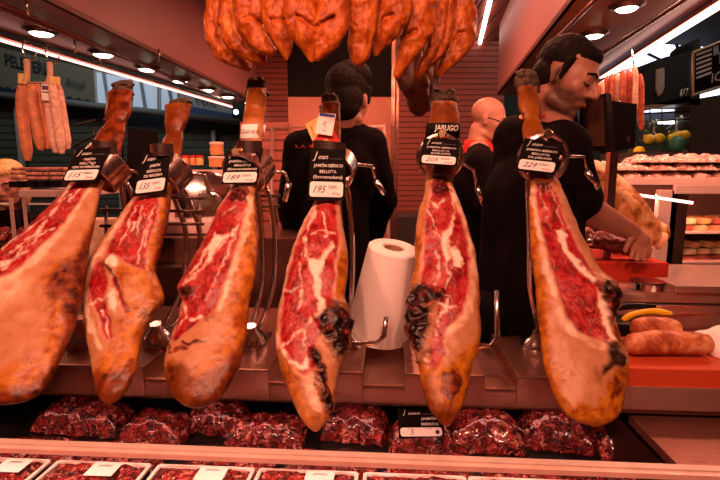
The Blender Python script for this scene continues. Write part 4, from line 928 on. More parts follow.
fuse(off([('c', neckb+Vector((0,0,-.035)), .058, chest, .105), ('e', chest, (.135,.118,.145)), ('c', chest, .135, belly, .145), ('c', belly, .145, hip, .138),
   ('c', sh_r, .066, chest, .10), ('c', sh_l, .066, chest, .10), ('c', neckb+Vector((0,0,-.04)), .052, sh_l, .060), ('c', neckb+Vector((0,0,-.04)), .052, sh_r, .060), ('c', sh_l, .056, slv, .052),
   ('c', sh_r, .060, sh_r.lerp(el2,.9), .056)], .008), .007, 'shirt', M['cloth'], pr, 5, noise=(14,.008))
b = MB(); nk = (T(0,-.03,-.07)-neckb).normalized(); b.lathe(neckb+Vector((0,0,0)), nk, [(.078,-.022),(.073,.0),(.067,.020),(.062,.020),(.066,-.005),(.07,-.022)], 32, caps=False); b.build('collar', M['cloth'], pr, True)
b = MB(); b.lathe(neckb, nk, [(.062,.0),(.0655,.026),(.0605,.0285),(.059,.0)], 32, caps=False); b.build('collar_trim', M['redcloth'], pr, True)
fuse([(a[0], a[1], a[2]+.012, a[3], a[4]+.012) for a in lg], .012, 'trousers', M['trouser'], pr, 4)
# --- bald man with glasses in the background
Yb2 = 2.5
hc, HR = head_frame(P(489,120,Yb2), (.90,-.38,-.30)); k = .90
hp, T = head_prims(hc, HR, k)
nb = P(478,146,Yb2+.02); ch = P(474,185,Yb2); bl = P(476,250,Yb2); hp2 = Vector((bl.x, bl.y, .95)); s1 = P(462,160,Yb2+.12); s2 = P(480,162,Yb2-.14)
e1 = P(484,205,Yb2-.16); w1 = P(498,226,Yb2-.12); base = Vector((hp2.x, hp2.y, 0))
lg, _ = legs(hp2.x, hp2.y, .95, .10, .3)
q = hp+[('c', T(0,-.03,-.07), .052, nb, .06), ('e', ch, (.12,.18,.16)), ('c', ch, .12, bl, .13), ('c', bl, .13, hp2, .13), ('c', s1, .06, ch, .1), ('c', s2, .06, ch, .1), ('c', nb, .055, s1, .055), ('c', nb, .055, s2, .055),
   ('c', s2, .055, e1, .042), ('c', e1, .04, w1, .026), ('c', w1, .026, w1+Vector((.05,0,-.03)), .024)]
for j in range(4): a = w1+Vector((.065,-.02+.013*j,-.035)); finger(q, a, a+Vector((.03,0,-.012)), a+Vector((.045,0,-.035)), .009)
a = w1+Vector((.04,-.03,-.02)); finger(q, a, a+Vector((.025,-.008,-.015)), a+Vector((.04,-.004,-.035)), .0095)
q += lg
pr = fuse(q, .007, 'person', M['skinw'], None, 4, base)
tag(pr, 'bald man with glasses in a black jacket with red collar, in the background', 'person')
face_details(pr, T, HR, k, hairm=M['hair'])
for s in (-1, 1):
    b = MB(); b.tube([T(s*.032+.02*math.cos(a), .094, .002+.015*math.sin(a)) for a in np.linspace(0, 2*PI, 17)], .0022, 6); b.tube([T(s*.05,.09,.006), T(s*.078,-.01,.008)], .002, 6, False); b.build('eyeglasses', M['black'], pr, True)
jq = off([('e', ch, (.125,.185,.165)), ('c', ch, .125, bl, .135), ('c', bl, .135, hp2, .14), ('c', s1, .064, ch, .1), ('c', s2, .064, ch, .1), ('c', nb+Vector((0,0,-.03)), .055, s1, .06), ('c', nb+Vector((0,0,-.03)), .055, s2, .06), ('c', s2, .06, e1, .052), ('c', e1, .05, w1, .038)], .01)
jk = fuse(jq, .009, 'jacket', M['cloth'], pr, 4, noise=(12,.008))
b = MB(); nk = (T(0,-.03,-.07)-nb).normalized(); b.lathe(nb, nk, [(.085,-.04),(.075,.0),(.068,.028),(.062,.028),(.066,-.01),(.075,-.04)], 28, caps=False); b.build('collar', M['redcloth'], pr, True)
for j, (x, y) in enumerate([(482,176),(484,190),(484,204)]):
    b = MB(); b.lathe(P(x, y, Yb2-.155), (.2,-1,0), [(.007,0),(.007,.004),(.004,.006)], 12); b.build('button', M['chrome'], pr, True)
fuse([(a[0], a[1], a[2]+.012, a[3], a[4]+.012) for a in lg], .014, 'trousers', M['trouser'], pr, 4)
# --- worker seen from behind, black shirt with red lettering
Yw = 2.0
hc, HR = head_frame(P(349,100,Yw), (.35,.93,-.15)); k = 1.0
hp, T = head_prims(hc, HR, k)
nb = P(341,128,Yw); ch = P(335,175,Yw); bl = P(335,260,Yw); hp3 = Vector((bl.x, bl.y, .95)); s1 = P(300,147,Yw+.02); s2 = P(371,145,Yw+.02)
e1 = P(291,205,Yw+.03); w1 = P(300,262,Yw+.12); e2 = P(383,200,Yw+.06); w2 = P(372,240,Yw+.20); base = Vector((hp3.x, hp3.y, 0))
lg, _ = legs(hp3.x, hp3.y, .95, .10)
q = hp+[('c', T(0,-.03,-.07), .048, nb, .055), ('e', ch, (.17,.11,.17)), ('c', ch, .12, bl, .13), ('c', bl, .14, hp3, .14), ('c', s1, .055, ch, .1), ('c', s2, .055, ch, .1), ('c', nb, .05, s1, .05), ('c', nb, .05, s2, .05),
   ('c', s1, .052, e1, .042), ('c', e1, .04, w1, .026), ('c', s2, .052, e2, .042), ('c', e2, .04, w2, .026)]
for w, sx in ((w1, 1), (w2, -1)):
    pc = w+Vector((sx*.02,.04,-.01)); q.append(('c', w, .024, pc, .026))
    for j in range(4): a = pc+Vector((-.02+.013*j,.03,0)); finger(q, a, a+Vector((0,.03,-.01)), a+Vector((0,.045,-.03)), .009)
    a = pc+Vector((sx*.03,.01,0)); finger(q, a, a+Vector((sx*.01,.03,-.005)), a+Vector((sx*.005,.045,-.02)), .0095)
q += lg
pr = fuse(q, .007, 'person', M['skinw'], None, 4, base)
tag(pr, 'worker with messy dark hair seen from behind in a black shirt with red lettering', 'person')
face_details(pr, T, HR, k, hairm=M['hair'])
hair_cap(pr, hc, HR, 1.06, extra=(((0,-.06,-.045), (.068,.05,.05)), ((.02,-.02,.085), (.07,.08,.055)), ((-.03,0,.08), (.06,.06,.05))))
fuse(off([('e', ch, (.175,.115,.175)), ('c', ch, .125, bl, .14), ('c', bl, .15, hp3, .15), ('c', s1, .06, ch, .1), ('c', s2, .06, ch, .1), ('c', nb+Vector((0,0,-.02)), .052, s1, .055), ('c', nb+Vector((0,0,-.02)), .052, s2, .055),
   ('c', s1, .058, e1, .052), ('c', e1, .05, w1.lerp(e1,.2), .038), ('c', s2, .058, e2, .052), ('c', e2, .05, w2.lerp(e2,.2), .038)], .01), .008, 'shirt', M['cloth'], pr, 5, noise=(12,.01))
M['redlet'] = mat('red_lettering', (.30,.012,.01), .6)
text('LA BEBE', P(312,146.5,Yw-.165), (1,-.1,0), (0,0,1), .012, M['redlet'], pr, 'shirt_lettering', width=.125, bold=.01)
fuse([(a[0], a[1], a[2]+.012, a[3], a[4]+.012) for a in lg], .014, 'trousers', M['trouser'], pr, 4)
# --- blonde customer at the left edge
Yc = 2.7
hc, HR = head_frame(P(7,184,Yc), (.25,-.93,-.25)); k = 1.0
hp, T = head_prims(hc, HR, k, .95)
nb = P(5,212,Yc+.03); ch = P(2,250,Yc+.03); bl = P(0,300,Yc+.05); hp4 = Vector((bl.x, bl.y, .80)); s1 = P(-28,222,Yc+.03); s2 = P(32,224,Yc+.03); base = Vector((hp4.x, hp4.y, 0))
e1 = s1+Vector((-.04,0,-.28)); e2 = s2+Vector((.04,0,-.28)); w1 = e1+Vector((.06,-.18,-.08)); w2 = e2+Vector((-.06,-.18,-.08))
lg, _ = legs(hp4.x, hp4.y, .80, .09)
q = hp+[('c', T(0,-.03,-.07), .045, nb, .05), ('e', ch, (.15,.10,.16)), ('c', ch, .11, bl, .11), ('c', bl, .12, hp4, .13), ('c', s1, .05, ch, .09), ('c', s2, .05, ch, .09), ('c', nb, .045, s1, .045), ('c', nb, .045, s2, .045),
  ('c', s1, .047, e1, .038), ('c', s2, .047, e2, .038), ('c', e1, .036, w1, .024), ('c', e2, .036, w2, .024)]
for w, sx in ((w1, 1), (w2, -1)):
    pc = w+Vector((sx*.01,-.04,0)); q.append(('c', w, .022, pc, .024))
    for j in range(4): a = pc+Vector((-.02+.013*j,-.03,0)); finger(q, a, a+Vector((0,-.03,-.01)), a+Vector((0,-.042,-.03)), .0085)
    a = pc+Vector((sx*.028,-.01,0)); finger(q, a, a+Vector((sx*.01,-.03,0)), a+Vector((sx*.005,-.04,-.02)), .009)
q += lg
pr = fuse(q, .007, 'person', M['skinw'], None, 4, base)
tag(pr, 'blonde woman in dark clothes looking down beyond the counter at the left edge', 'person')
face_details(pr, T, HR, k, hairm=M['hair'])
hair_cap(pr, hc, HR, 1.05, m=M['hairblond'], extra=(((.074,-.01,-.04), (.022,.045,.085)), ((-.074,-.01,-.04), (.022,.045,.085)), ((0,-.05,-.08), (.085,.05,.07))))
fuse(off([('e', ch, (.155,.105,.165)), ('c', ch, .115, bl, .12), ('c', bl, .13, hp4, .14), ('c', s1, .055, ch, .09), ('c', s2, .055, ch, .09), ('c', nb+Vector((0,0,-.02)), .048, s1, .05), ('c', nb+Vector((0,0,-.02)), .048, s2, .05), ('c', s1, .052, e1, .046), ('c', s2, .052, e2, .046), ('c', e1, .042, w1, .034), ('c', e2, .042, w2, .034)], .012), .009, 'coat', M['cloth'], pr, 5, noise=(12,.01))
fuse([(a[0], a[1], a[2]+.012, a[3], a[4]+.012) for a in lg], .014, 'trousers', M['trouser'], pr, 4)
# ================================================================ room shell
M['mauve'] = mat('mauve_painted_panel', (.46,.20,.18), .45, var=.04, nscale=3)
M['soffit'] = mat('brown_soffit', (.30,.12,.07), .3, var=.08, nscale=6)
def slat_mat(name, col, per, axis='Z', dark=.35):
    t = NT(name); v = t.coords(); sx = t.new('ShaderNodeSeparateXYZ'); t.link(v, sx.inputs[0])
    w = t.math('FRACT', t.math('MULTIPLY', sx.outputs[axis], 1/per)); g = t.ramp(w, [(.0, 0.0), (.12, 0.0), (.2, 1.0), (.92, 1.0), (.98, 0.0)])
    n = t.noise(t.coords((2,2,12)), 6, 4); c = t.ramp(n, [(.3, tuple(a*.8 for a in col)), (.7, col)])
    t.link(t.mix(g, tuple(a*dark for a in col), c), t.b.inputs['Base Color']); t.b.inputs['Roughness'].default_value = .5; t.bump(g, .6, .01); return t.m
M['slat'] = slat_mat('ribbed_terracotta_wall', (.42,.11,.075), .062)
M['slatceil'] = slat_mat('ribbed_ceiling', (.34,.10,.06), .12, 'X')
M['floor'] = mat('stone_floor', (.12,.09,.08), .4, nscale=4)
M['hallwall'] = mat('hall_wall', (.04,.045,.04), .8)
def plane(name, q, m, th=.03, n=None): return struct(MB().slab(q, th, n).build(name, m))
def ext(a, b, t): return a+(b-a)*t
# floor
plane('floor', [(-9,-2,-.03),(9,-2,-.03),(9,11,-.03),(-9,11,-.03)], M['floor'], .03, (0,0,1))
# stall back wall
D = Vector((math.sin(math.radians(10.4)), math.cos(math.radians(10.4)), 0)); X = Vector((D.y, -D.x, 0))
YB = 5.8
bl_, br_ = P(256, 200, YB), P(500, 200, YB)
plane('wall_back', [(bl_.x,YB,0),(br_.x,YB,0),(br_.x,YB,2.9),(bl_.x,YB,2.9)], M['slat'], .05, (0,1,0))
def H2(px, py, z): return H(px, py, z)
def line(p0, p1, z, t0, t1): a, b = H(*p0, z), H(*p1, z); return ext(a, b, t0), ext(a, b, t1)
# left soffit and fascia
zs = 2.2
fa, fb = line((46,0),(262,106),zs,-1.2,1.02)          # inner edge, lower end of the mauve side face
la, lb = line((0,40),(232,107),zs-.05,-1.2,1.0); la.z = lb.z = zs
plane('ceiling_soffit_left', [la, lb, fb, fa], M['soffit'], .03, (0,0,1))
plane('wall_fascia_left', [fa, fb, Vector((fb.x,fb.y,2.9)), Vector((fa.x,fa.y,2.9))], M['mauve'], .02, (-1,0,0))
ra, rb = line((572,0),(497,95),zs,-1.6,1.0); 
ra2, rb2 = line((719,6),(600,80),zs-.05,-1.2,1.6); ra2.z = rb2.z = zs
plane('ceiling_soffit_right', [ra, ra2, rb2, rb], M['soffit'], .03, (0,0,1))
plane('wall_fascia_right', [ra, rb, Vector((rb.x,rb.y,2.9)), Vector((ra.x,ra.y,2.9))], M['mauve'], .02, (1,0,0))
mid0 = Vector((fb.x+(rb.x-fb.x)*.42, YB, 2.9)); mid1 = Vector((-.35, -1.2, 2.9))
plane('ceiling_panel', [(-4,-1.5,2.9),mid1,mid0,(fb.x-.1,YB,2.9)], M['mauve'], .03, (0,0,1))
plane('ceiling', [mid1,(3.2,-1.5,2.9),(rb.x+.1,YB,2.9),mid0], M['slatceil'], .03, (0,0,1))
# LED tubes at the soffit edges
def led(name, a, b, lab, m, r=.012):
    d = (b-a); e = empty(name, a, lab, 'light tube')
    MB().tube([a, b], r, 12, False).build('diffuser', m, e, True)
    n = d.normalized(); k = MB(); up = Vector((0,0,1)); s = n.cross(up).normalized()
    q = [a-s*.02+up*.012, a+s*.02+up*.012, b+s*.02+up*.012, b-s*.02+up*.012]
    k.slab(q, .02, up).build('housing', M['rail'], e)
M['ledL'] = emis('pink_white_tube', (1,.42,.36), 3.4); M['ledW'] = emis('white_tube', (1,.60,.52), 6)
a, b_ = line((0,40),(232,107),zs-.05,-1.2,1.0); led('light_tube', a, b_, 'long glowing light tube along the left ceiling edge', M['ledL'], .009)
a, b_ = line((719,6),(600,80),zs-.05,-.8,1.15); led('light_tube', a, b_, 'long glowing light tube along the right ceiling edge above the hanging sausages', M['ledW'], .016)
a, b_ = line((491,-4),(478,51),2.88,-.3,1.0); 
led('light_tube', a, ext(a, b_, .46), 'nearer light tube on the central ribbed ceiling', M['ledW'], .022); led('light_tube', ext(a, b_, .50), b_, 'farther light tube on the central ribbed ceiling', M['ledW'], .022)
# pipes
for p0, p1, z, lab in (((0,3),(215,96),2.15,'thin coppery rail under the left ceiling, just above the lamps'),((0,8),(180,80),2.15,'lower coppery rail under the left ceiling beside the upper one')):
    a, b_ = line(p0, p1, z, -1, 1.05); tag(MB().tube([a, b_], .010, 10, False).build('ceiling_rail', M['rail'], None, True), lab, 'rail')
a, b_ = line((600,-5),(545,50),2.12,-1,1.2); tag(MB().tube([a, b_], .010, 10, False).build('ceiling_rail', M['rail'], None, True), 'coppery rail under the right ceiling beside the mauve panel', 'rail')
a, b_ = line((716,-22),(600,55),2.12,-1,1.1); tag(MB().tube([a, b_], .014, 10, False).build('ceiling_rail', M['rail'], None, True), 'coppery rail above the right light tube', 'rail')
for i, (x, y) in enumerate([(27,8),(75,48),(159,57),(100,60)]):
    p = P(x, y, H(x, y, 2.15).y); p = H(x, y, 2.15); MB().tube([p+Vector((0,0,-.03)), Vector((p.x,p.y,zs))], .007, 8, False).build('rail_bracket', M['chrome'], None, True)
    o = COL.objects[-1]; tag(o, ['chrome bracket holding the left rail at the top left corner','chrome bracket on the left rail above the sausage hooks','chrome bracket on the left rail near the second lamp','chrome bracket on the left rail between the first two lamps'][i], 'bracket')
# downlights
M['lamp'] = emis('lamp_face', (1,.80,.55), 14)
DL = [(41,29),(103,51),(147,66),(180,78),(207,87),(228,94),(250,100)]; LL = ['nearest','second','third','fourth','fifth','sixth','farthest']
lamps = []
for (x, y), w in zip(DL, LL): lamps.append((H(x, y+1.5, zs), w+' round ceiling downlight in the left row', .066))
for (x, y), w in (((627,5),'nearer round ceiling downlight in the right row'),((594,33),'farther round ceiling downlight in the right row')): lamps.append((H(x, y, zs), w, .055))
for p, lab, r in lamps:
    e = empty('downlight', (p.x, p.y, zs-.02), lab, 'downlight', 'round ceiling downlights')
    MB().lathe((p.x,p.y,zs-.001), (0,0,-1), [(r*1.5,0),(r*1.45,.006),(r*1.1,.014),(r*1.05,.02),(r*.95,.02),(r*.95,.0)], 32, caps=False).build('trim_ring', M['steel_dark'], e, True)
    MB().lathe((p.x,p.y,zs-.004), (0,0,-1), [(r*.94,0),(r*.94,.012),(r*.7,.022),(.002,.026)], 32).build('lamp_face', M['lamp'], e, True)
# dark glossy column and terracotta door behind the worker
M['gloss'] = mat('black_glossy_panel', (.004,.002,.002), .6, spec=.12); M['terra'] = mat('terracotta_panel', (.55,.20,.12), .45, var=.1, nscale=5)
Yc_ = 3.1; x0, x1 = P(288,100,Yc_).x, P(391,100,Yc_).x
b = MB(); zt = P(300,97,Yc_).z; b.box(((x0+x1)/2, Yc_+.15, (zt+2.9)/2), (x1-x0, .3, 2.9-zt)); pil = empty('pillar', ((x0+x1)/2, Yc_+.15, 0), 'square pillar behind the worker, glossy black above and terracotta below', 'pillar')
b.build('upper_cladding', M['gloss'], pil)
b = MB(); b.box(((x0+x1)/2, Yc_+.15, zt/2), (x1-x0, .3, zt)); b.build('lower_cladding', M['terra'], pil)
b = MB(); b.box((x1+.012, Yc_-.012, 1.45), (.022,.022,2.9)); b.box((x1+.045, Yc_+.05, 1.45), (.014,.014,2.9)); b.build('corner_trim', M['rail'], pil)
# pale U-shaped pipe frame behind worker
e = MB(); e.tube([P(271,330,2.9),P(272,128,2.9),P(384,126,2.9),P(388,230,2.9),P(389,330,2.9)], .012, 10, False)
tag(e.build('pipe_frame', mat('pale_pipe', (.75,.5,.42), .4), None, True), 'pale square pipe frame standing behind the worker', 'frame')
b = MB(); b.corners([P(240,235,3.0),P(288,235,3.0),P(288,235,3.3),P(240,235,3.3),P(240,122,3.0),P(288,122,3.0),P(288,122,3.3),P(240,122,3.3)])
tag(b.build('tall_cabinet', M['slat']), 'ribbed terracotta cabinet at the left of the pillar', 'cabinet')
# low dark cabinets behind the people so the aisle reads closed
b = MB(); b.box((.25,4.6,.5), (2.2,.5,1.0)); tag(b.build('low_cabinet', mat('dark_cabinet', (.03,.02,.018), .6)), 'low dark cabinet against the ribbed back wall', 'cabinet')
# ================================================================ the hall outside, left
M['shutter'] = slat_mat('green_grey_shutter', (.10,.11,.085), .11, 'Z', .4)
M['sign'] = mat('olive_sign_board', (.17,.15,.11), .6); M['wave'] = mat('navy_wave', (.012,.02,.05), .6)
YL = 7.2
def L3(px, py): return P(px, py, YL)
wl = P(-260,200,YL).x; wr_ = P(262,200,YL).x
plane('wall_hall_left', [(wl,YL+.3,0),(wr_,YL+.3,0),(wr_,YL+.3,4.6),(wl,YL+.3,4.6)], M['hallwall'], .1, (0,1,0))
for k, (xa, xb, w) in enumerate([(-120,20,'leftmost'),(24,118,'second'),(121,172,'third'),(176,214,'fourth, behind the jars,'),(218,262,'rightmost')]):
    e = empty('roller_shutter', (L3((xa+xb)/2,200).x, YL+.2, 0), 'closed grey green roller shutter across the hall, '+w+' of the row', 'shutter', 'roller shutters across the hall')
    a0, a1 = L3(xa,200), L3(xb,200); zt = P(100,110+(xa+xb)/2*.10,YL).z
    b = MB(); b.box(((a0.x+a1.x)/2, YL+.2, zt/2), (a1.x-a0.x, .06, zt)); b.build('shutter_curtain', M['shutter'], e)
    b = MB(); b.box((a1.x, YL+.12, zt/2), (.06,.06,zt)); b.build('guide_rail', mat('pale_rail', (.4,.42,.42), .5), e)
def board(name, q, m, lab, cat, th=.06):
    e = empty(name, P(*q[3], YL), lab, cat); pts = [P(x, y, YL) for x, y in q]
    b = MB(); b.poly(pts, th, (0,1,0)); b.build('panel', m, e); return e, pts
e, pts = board('sign_board', [(-80,28),(94,70),(96,108),(-80,84)], M['sign'], 'long olive sign board across the hall with dark lettering and a navy wave', 'sign')
dirv = (pts[1]-pts[0]).normalized(); up = Vector((0,0,1))
M['signtext'] = mat('navy_lettering', (.02,.03,.05), .6)
text('PELETERIA', P(29,64.5,YL-.03), dirv, up, .17, M['signtext'], e, 'sign_lettering', width=.70, bold=.02)
text('Araceli', P(75,83,YL-.03), dirv, up, .13, M['signtext'], e, 'sign_lettering', .4, width=.30)
b = MB(); w = [P(-80,74,YL-.02)]+[P(-80+k*4.4, 74+k*4.4*.155+(1.5 if k%2 else -1.2), YL-.02) for k in range(1,40)]+[P(94,101,YL-.02), P(96,108,YL-.02), P(-80,84,YL-.02)]
b.poly(w, .01, (0,1,0)); b.build('painted_wave', M['wave'], e)
M['sky'] = emis('daylit_glass', (.20,.32,.52), .55)
for k, (q, lab) in enumerate([([(95,70),(130,77),(130,112),(97,106)],'left daylit window pane above the shutters behind the first ham shank'),([(132,77),(158,82),(158,116),(132,112)],'middle daylit window pane above the shutters'),([(160,84),(178,88),(178,118),(160,116)],'right daylit window pane above the shutters')]):
    e, pts = board('hall_window', q, M['sky'], lab, 'window', .03)
    b = MB(); b.tube(pts+[pts[0]], .02, 6, False); b.build('window_frame', mat('white_window_frame', (.5,.5,.5), .5), e)
    b = MB(); b.tube([P(q[0][0]+8,q[0][1],YL-.03), P(q[0][0]+14,q[2][1]-3,YL-.03)], .025, 6, False); b.build('glazing_bar', mat('grey_bar', (.3,.33,.36), .5), e)
e, pts = board('sign_board', [(179,88),(232,100),(232,118),(179,110)], mat('pale_sign', (.35,.36,.38), .6), 'pale sign board with blue band across the hall, left of the white banded ham', 'sign')
b = MB(); b.poly([P(179,104,YL-.02),P(232,114,YL-.02),P(232,119,YL-.02),P(179,111,YL-.02)], .01, (0,1,0)); b.build('blue_band', mat('blue_band', (.03,.07,.22), .6), e)
text('PEIX', P(206,102,YL-.03), dirv, up, .10, M['signtext'], e, 'sign_lettering', width=.3)
b = MB(); b.tube([P(-80,86,YL-.05),P(240,122,YL-.05)], .05, 8, False); tag(b.build('shutter_beam', mat('grey_beam', (.16,.17,.17), .5), None, True), 'grey beam running above the row of shutters', 'beam')
b = MB(); b.ellip(P(236,112,5.5), (.028,.028,.028)); tag(b.build('bulb', emis('white_bulb', (.8,.85,1), 4), None, True), 'small bright white bulb in the hall beside the third ham shank', 'light bulb')
# hanging fuet sausages
M['fuet'] = mat('orange_sausage', (.62,.24,.11), .55, var=.3, nscale=40, bump=.4); M['fuetp'] = mat('pale_sausage', (.72,.46,.33), .6, var=.35, nscale=70, bump=.5)
Yf = 1.75
def hookS(c, e): MB().tube([c+Vector((.02,0,.045)), c+Vector((0,0,.06)), c+Vector((-.012,0,.03)), c+Vector((0,0,0)), c+Vector((.025,0,-.005)), c+Vector((.035,0,.018))], .0025, 8).build('hook', M['chrome'], e, True)
def sausage(pts, r, m, lab, grp):
    P3 = [P(x, y, Yf+z) for x, y, z in pts]; top = P3[0]
    b = MB(); b.tube(P3, [r*.5]+[r]*5+[r*.45], 18); return tag(b.build('dry_sausage', m, None, True), lab, 'sausage', grp)
g1 = 'orange dry sausages hanging at the left'; g2 = 'pale dry sausages hanging at the left'
sausage([(22,84,0),(22,110,0),(25,135,0),(28,161,0)], .019, M['fuet'], 'longest orange dry sausage hanging leftmost, ends lowest', g1)
sausage([(31,84,-.02),(33,105,-.02),(38,130,-.02),(41,150,-.02)], .019, M['fuet'], 'orange dry sausage hanging second from the left on the first hook', g1)
sausage([(37,84,.0),(40,110,0),(44,130,0),(48,149,0)], .015, M['fuet'], 'slim orange dry sausage hanging right of the other orange ones', g1)
sausage([(46,82,0),(49,105,0),(52,130,0),(56,153,0)], .016, M['fuetp'], 'pale dry sausage hanging leftmost on the second hook', g2)
sausage([(52,82,-.025),(55,105,-.025),(59,130,-.025),(62,154,-.025)], .016, M['fuetp'], 'pale dry sausage in the middle of the second hook', g2)
sausage([(57,82,0),(61,105,0),(65,130,0),(68,149,0)], .015, M['fuetp'], 'pale dry sausage hanging rightmost on the second hook', g2)
M['rope'] = mat('rope', (.55,.38,.25), .9)
for (x, y), lab in (((27,63),'chrome hook with rope knot holding the orange sausages'),((50,66),'chrome hook with rope knot holding the pale sausages')):
    c = P(x, y, Yf); e = empty('meat_hook', c, lab, 'hook'); hookS(c+Vector((0,0,.015)), e)
    MB().tube([c+Vector((0,0,.01)), c+Vector((.004,-.01,-.03)), c+Vector((-.004,-.01,-.065))], [.010,.009,.012], 10).build('rope_knot', M['rope'], e, True)
t, o, r, d, n = card('sausage_label', [(18,73),(27,74),(27,84),(18,83)], (Yf-.02,)*4, M['yellow'], 'yellow green tag at the top of the orange sausages', 'tag')
t, o, r, d, n = card('sausage_label', [(50,76),(60,77),(60,84),(50,84)], (Yf-.045,)*4, M['yellow'], 'yellow tag at the top right of the pale sausages', 'tag')
t, o, r, d, n = card('sausage_label', [(41,84),(52,85),(51,101),(42,100)], (Yf-.03,)*4, M['white'], 'white paper label with a purple band on the pale sausages', 'tag')
rrect(o, r, d, n, .05, .08, .95, .34, .0005, mat('purple_print', (.12,.04,.12), .6), t, 'printed_band'); rrect(o, r, d, n, .1, .45, .9, .52, .0003, M['ink'], t, 'printed_line')
b = MB(); b.tube([P(30,82.5,Yf),P(46,82.5,Yf)], .002, 6, False); tag(b.build('tie_string', M['rope'], None, True), 'string tying the orange and pale sausages together', 'string')
# neighbouring counter, left
M['pinkham0'] = mat('pink_packed_slices', (.62,.26,.22), .35, var=.7, nscale=40, bump=.6)
M['pinkpanel'] = mat('pale_shelf_panel', (.70,.52,.48), .4, var=.04)
Yn = 2.3
def slabpx(x0, y0, x1, y1, Y, dep, name, m, lab=None, cat=None, parent=None, group=None, bev=.003):
    a = P(x0, y0, Y); c = P(x1, y1, Y); b = MB(); b.box(((a.x+c.x)/2, Y+dep/2, (a.z+c.z)/2), (abs(c.x-a.x), dep, abs(a.z-c.z)), None, bev)
    o = b.build(name, m, parent)
    return tag(o, lab, cat, group) if lab else o
e = empty('glass_counter', (P(20,250,Yn).x, Yn+.2, 0), 'glass counter with pale top panel at the far left behind the first ham', 'display case')
slabpx(18,190,70,197,Yn,.5,'top_panel',M['pinkpanel'],parent=e)
slabpx(-80,245,70,480,Yn,.4,'base_cabinet',M['steel_dark'],parent=e)
for x in (9, 22): slabpx(x,198,x+5,246,Yn,.02,'post',M['pinkpanel'],parent=e)
slabpx(-80,203,8,205,Yn+.02,.01,'shelf_edge',M['white'],parent=e); slabpx(28,203,60,205,Yn+.02,.01,'shelf_edge',M['white'],parent=e)
slabpx(-80,199,70,245,Yn+.03,.006,'glass_pane',M['glass'],parent=e)
for k, (x, y, w, lab) in enumerate([(35,224,.22,'meat piece inside the far left glass counter, right'),(-2,226,.16,'meat piece inside the far left glass counter, left')]):
    p = P(x, y+14, Yn+.15); ee = empty('meat_piece', p, lab, 'meat'); heap('meat', w, .14, .09, M['meatpack'], ee, 7.7+k, p, Matrix.Identity(3).to_4x4(), amp=.012, noise=20, edge=2.5)
for k in range(4):
    p = P(30+k*12, 189, Yn+.12); p = p+Vector((0,0,.01)); ee = empty('cured_meat_pack', p, ['leftmost','second','third','rightmost'][k]+' flat packed meat lying on the pale panel at the far left', 'meat pack', 'flat meat packs on the left counter')
    bb = MB()
    for q_ in range(3): bb.box(p+Vector((.004*q_, 0, .045+.022*q_)), (.075,.16,.016), None, .006)
    bb.build('pack', M['pinkham0'], ee)
    bb = MB(); bb.box(p+Vector((0,0,.015)), (.08,.18,.03), None, .003); bb.build('black_tray', M['black'], ee)
# jars
M['jar'] = mat('orange_preserve', (.62,.28,.10), .3); M['lid'] = mat('pale_lid', (.75,.6,.5), .4)
e0 = None
for k, (x, y, w, h_, lab) in enumerate([(217,155,13,12,'upper orange tub stacked on the lower one left of the third ham'),(217,167,15,10,'lower orange tub under the stacked one'),(200,165,7,9,'small preserve jar rightmost of the three in a row'),(193,165,6,9,'small preserve jar in the middle of the three'),(186,165,6,9,'small preserve jar leftmost of the three')]):
    p = P(x, y, 2.6); r = w/2/FPX*2.6; hh = h_/FPX*2.6; e = empty('preserve_tub' if k < 2 else 'preserve_jar', p, lab, 'tub' if k < 2 else 'jar', None if k < 2 else 'small preserve jars')
    MB().lathe(p, (0,0,1), [(r*.9,0),(r,.004),(r,hh*.75),(r*.9,hh*.8)], 24).build('body', M['jar'] if k != 2 else M['yellow'], e, 'auto')
    MB().lathe(p, (0,0,1), [(r*1.02,hh*.8),(r*1.04,hh*.82),(r*1.04,hh),(r,hh+.002)], 24).build('lid', M['lid'] if k < 2 else M['redcloth'], e, 'auto')
p = P(205,168,2.6)
b = MB(); b.box((p.x-.02, 2.72, p.z/2-.004), (.42,.36,p.z-.01)); tag(b.build('side_cabinet', M['pinkpanel']), 'pale cabinet carrying the preserve jars left of the third ham', 'cabinet')
# meat slicer between second and third ham
e = empty('meat_slicer', P(205,232,1.9), 'chrome meat slicer with round blade behind the second and third hams', 'meat slicer')
c = P(206,200,1.9); MB().lathe(c, (.35,-1,.15), [(.02,.012),(.10,.008),(.115,0),(.115,-.01),(.10,-.03),(.02,-.035)], 40).build('blade_guard', M['chrome'], e, 'auto')
b = MB(); b.box(P(205,224,1.95), (.34,.26,.05), None, .015); b.build('base', M['pinkpanel'], e)
b = MB(); b.box(P(188,196,2.02), (.06,.10,.20), Matrix.Rotation(.2,3,'Y'), .02); b.build('motor_housing', M['steel'], e)
p = P(205,232,1.9)
b = MB(); b.box((p.x-.05, 2.0, p.z/2), (1.0,.5,p.z-.004), None, .004); tag(b.build('steel_cabinet', M['steel']), 'steel cabinet carrying the meat slicer behind the left hams', 'cabinet')
b = MB(); b.box(P(102,240,1.75), (.10,.10,.16), None, .008); 
wb = tag(b.build('wooden_box', mat('pale_wood_box', (.5,.33,.22), .7, var=.3)), 'small pale box between the first and second hams', 'box')
q = P(102,240,1.75)
b = MB(); b.box((q.x, 1.85, (q.z-.08)/2), (.7,.4,q.z-.082), None, .004); tag(b.build('low_cabinet', M['steel_dark']), 'dark steel cabinet behind the gap between the two left hams', 'cabinet')
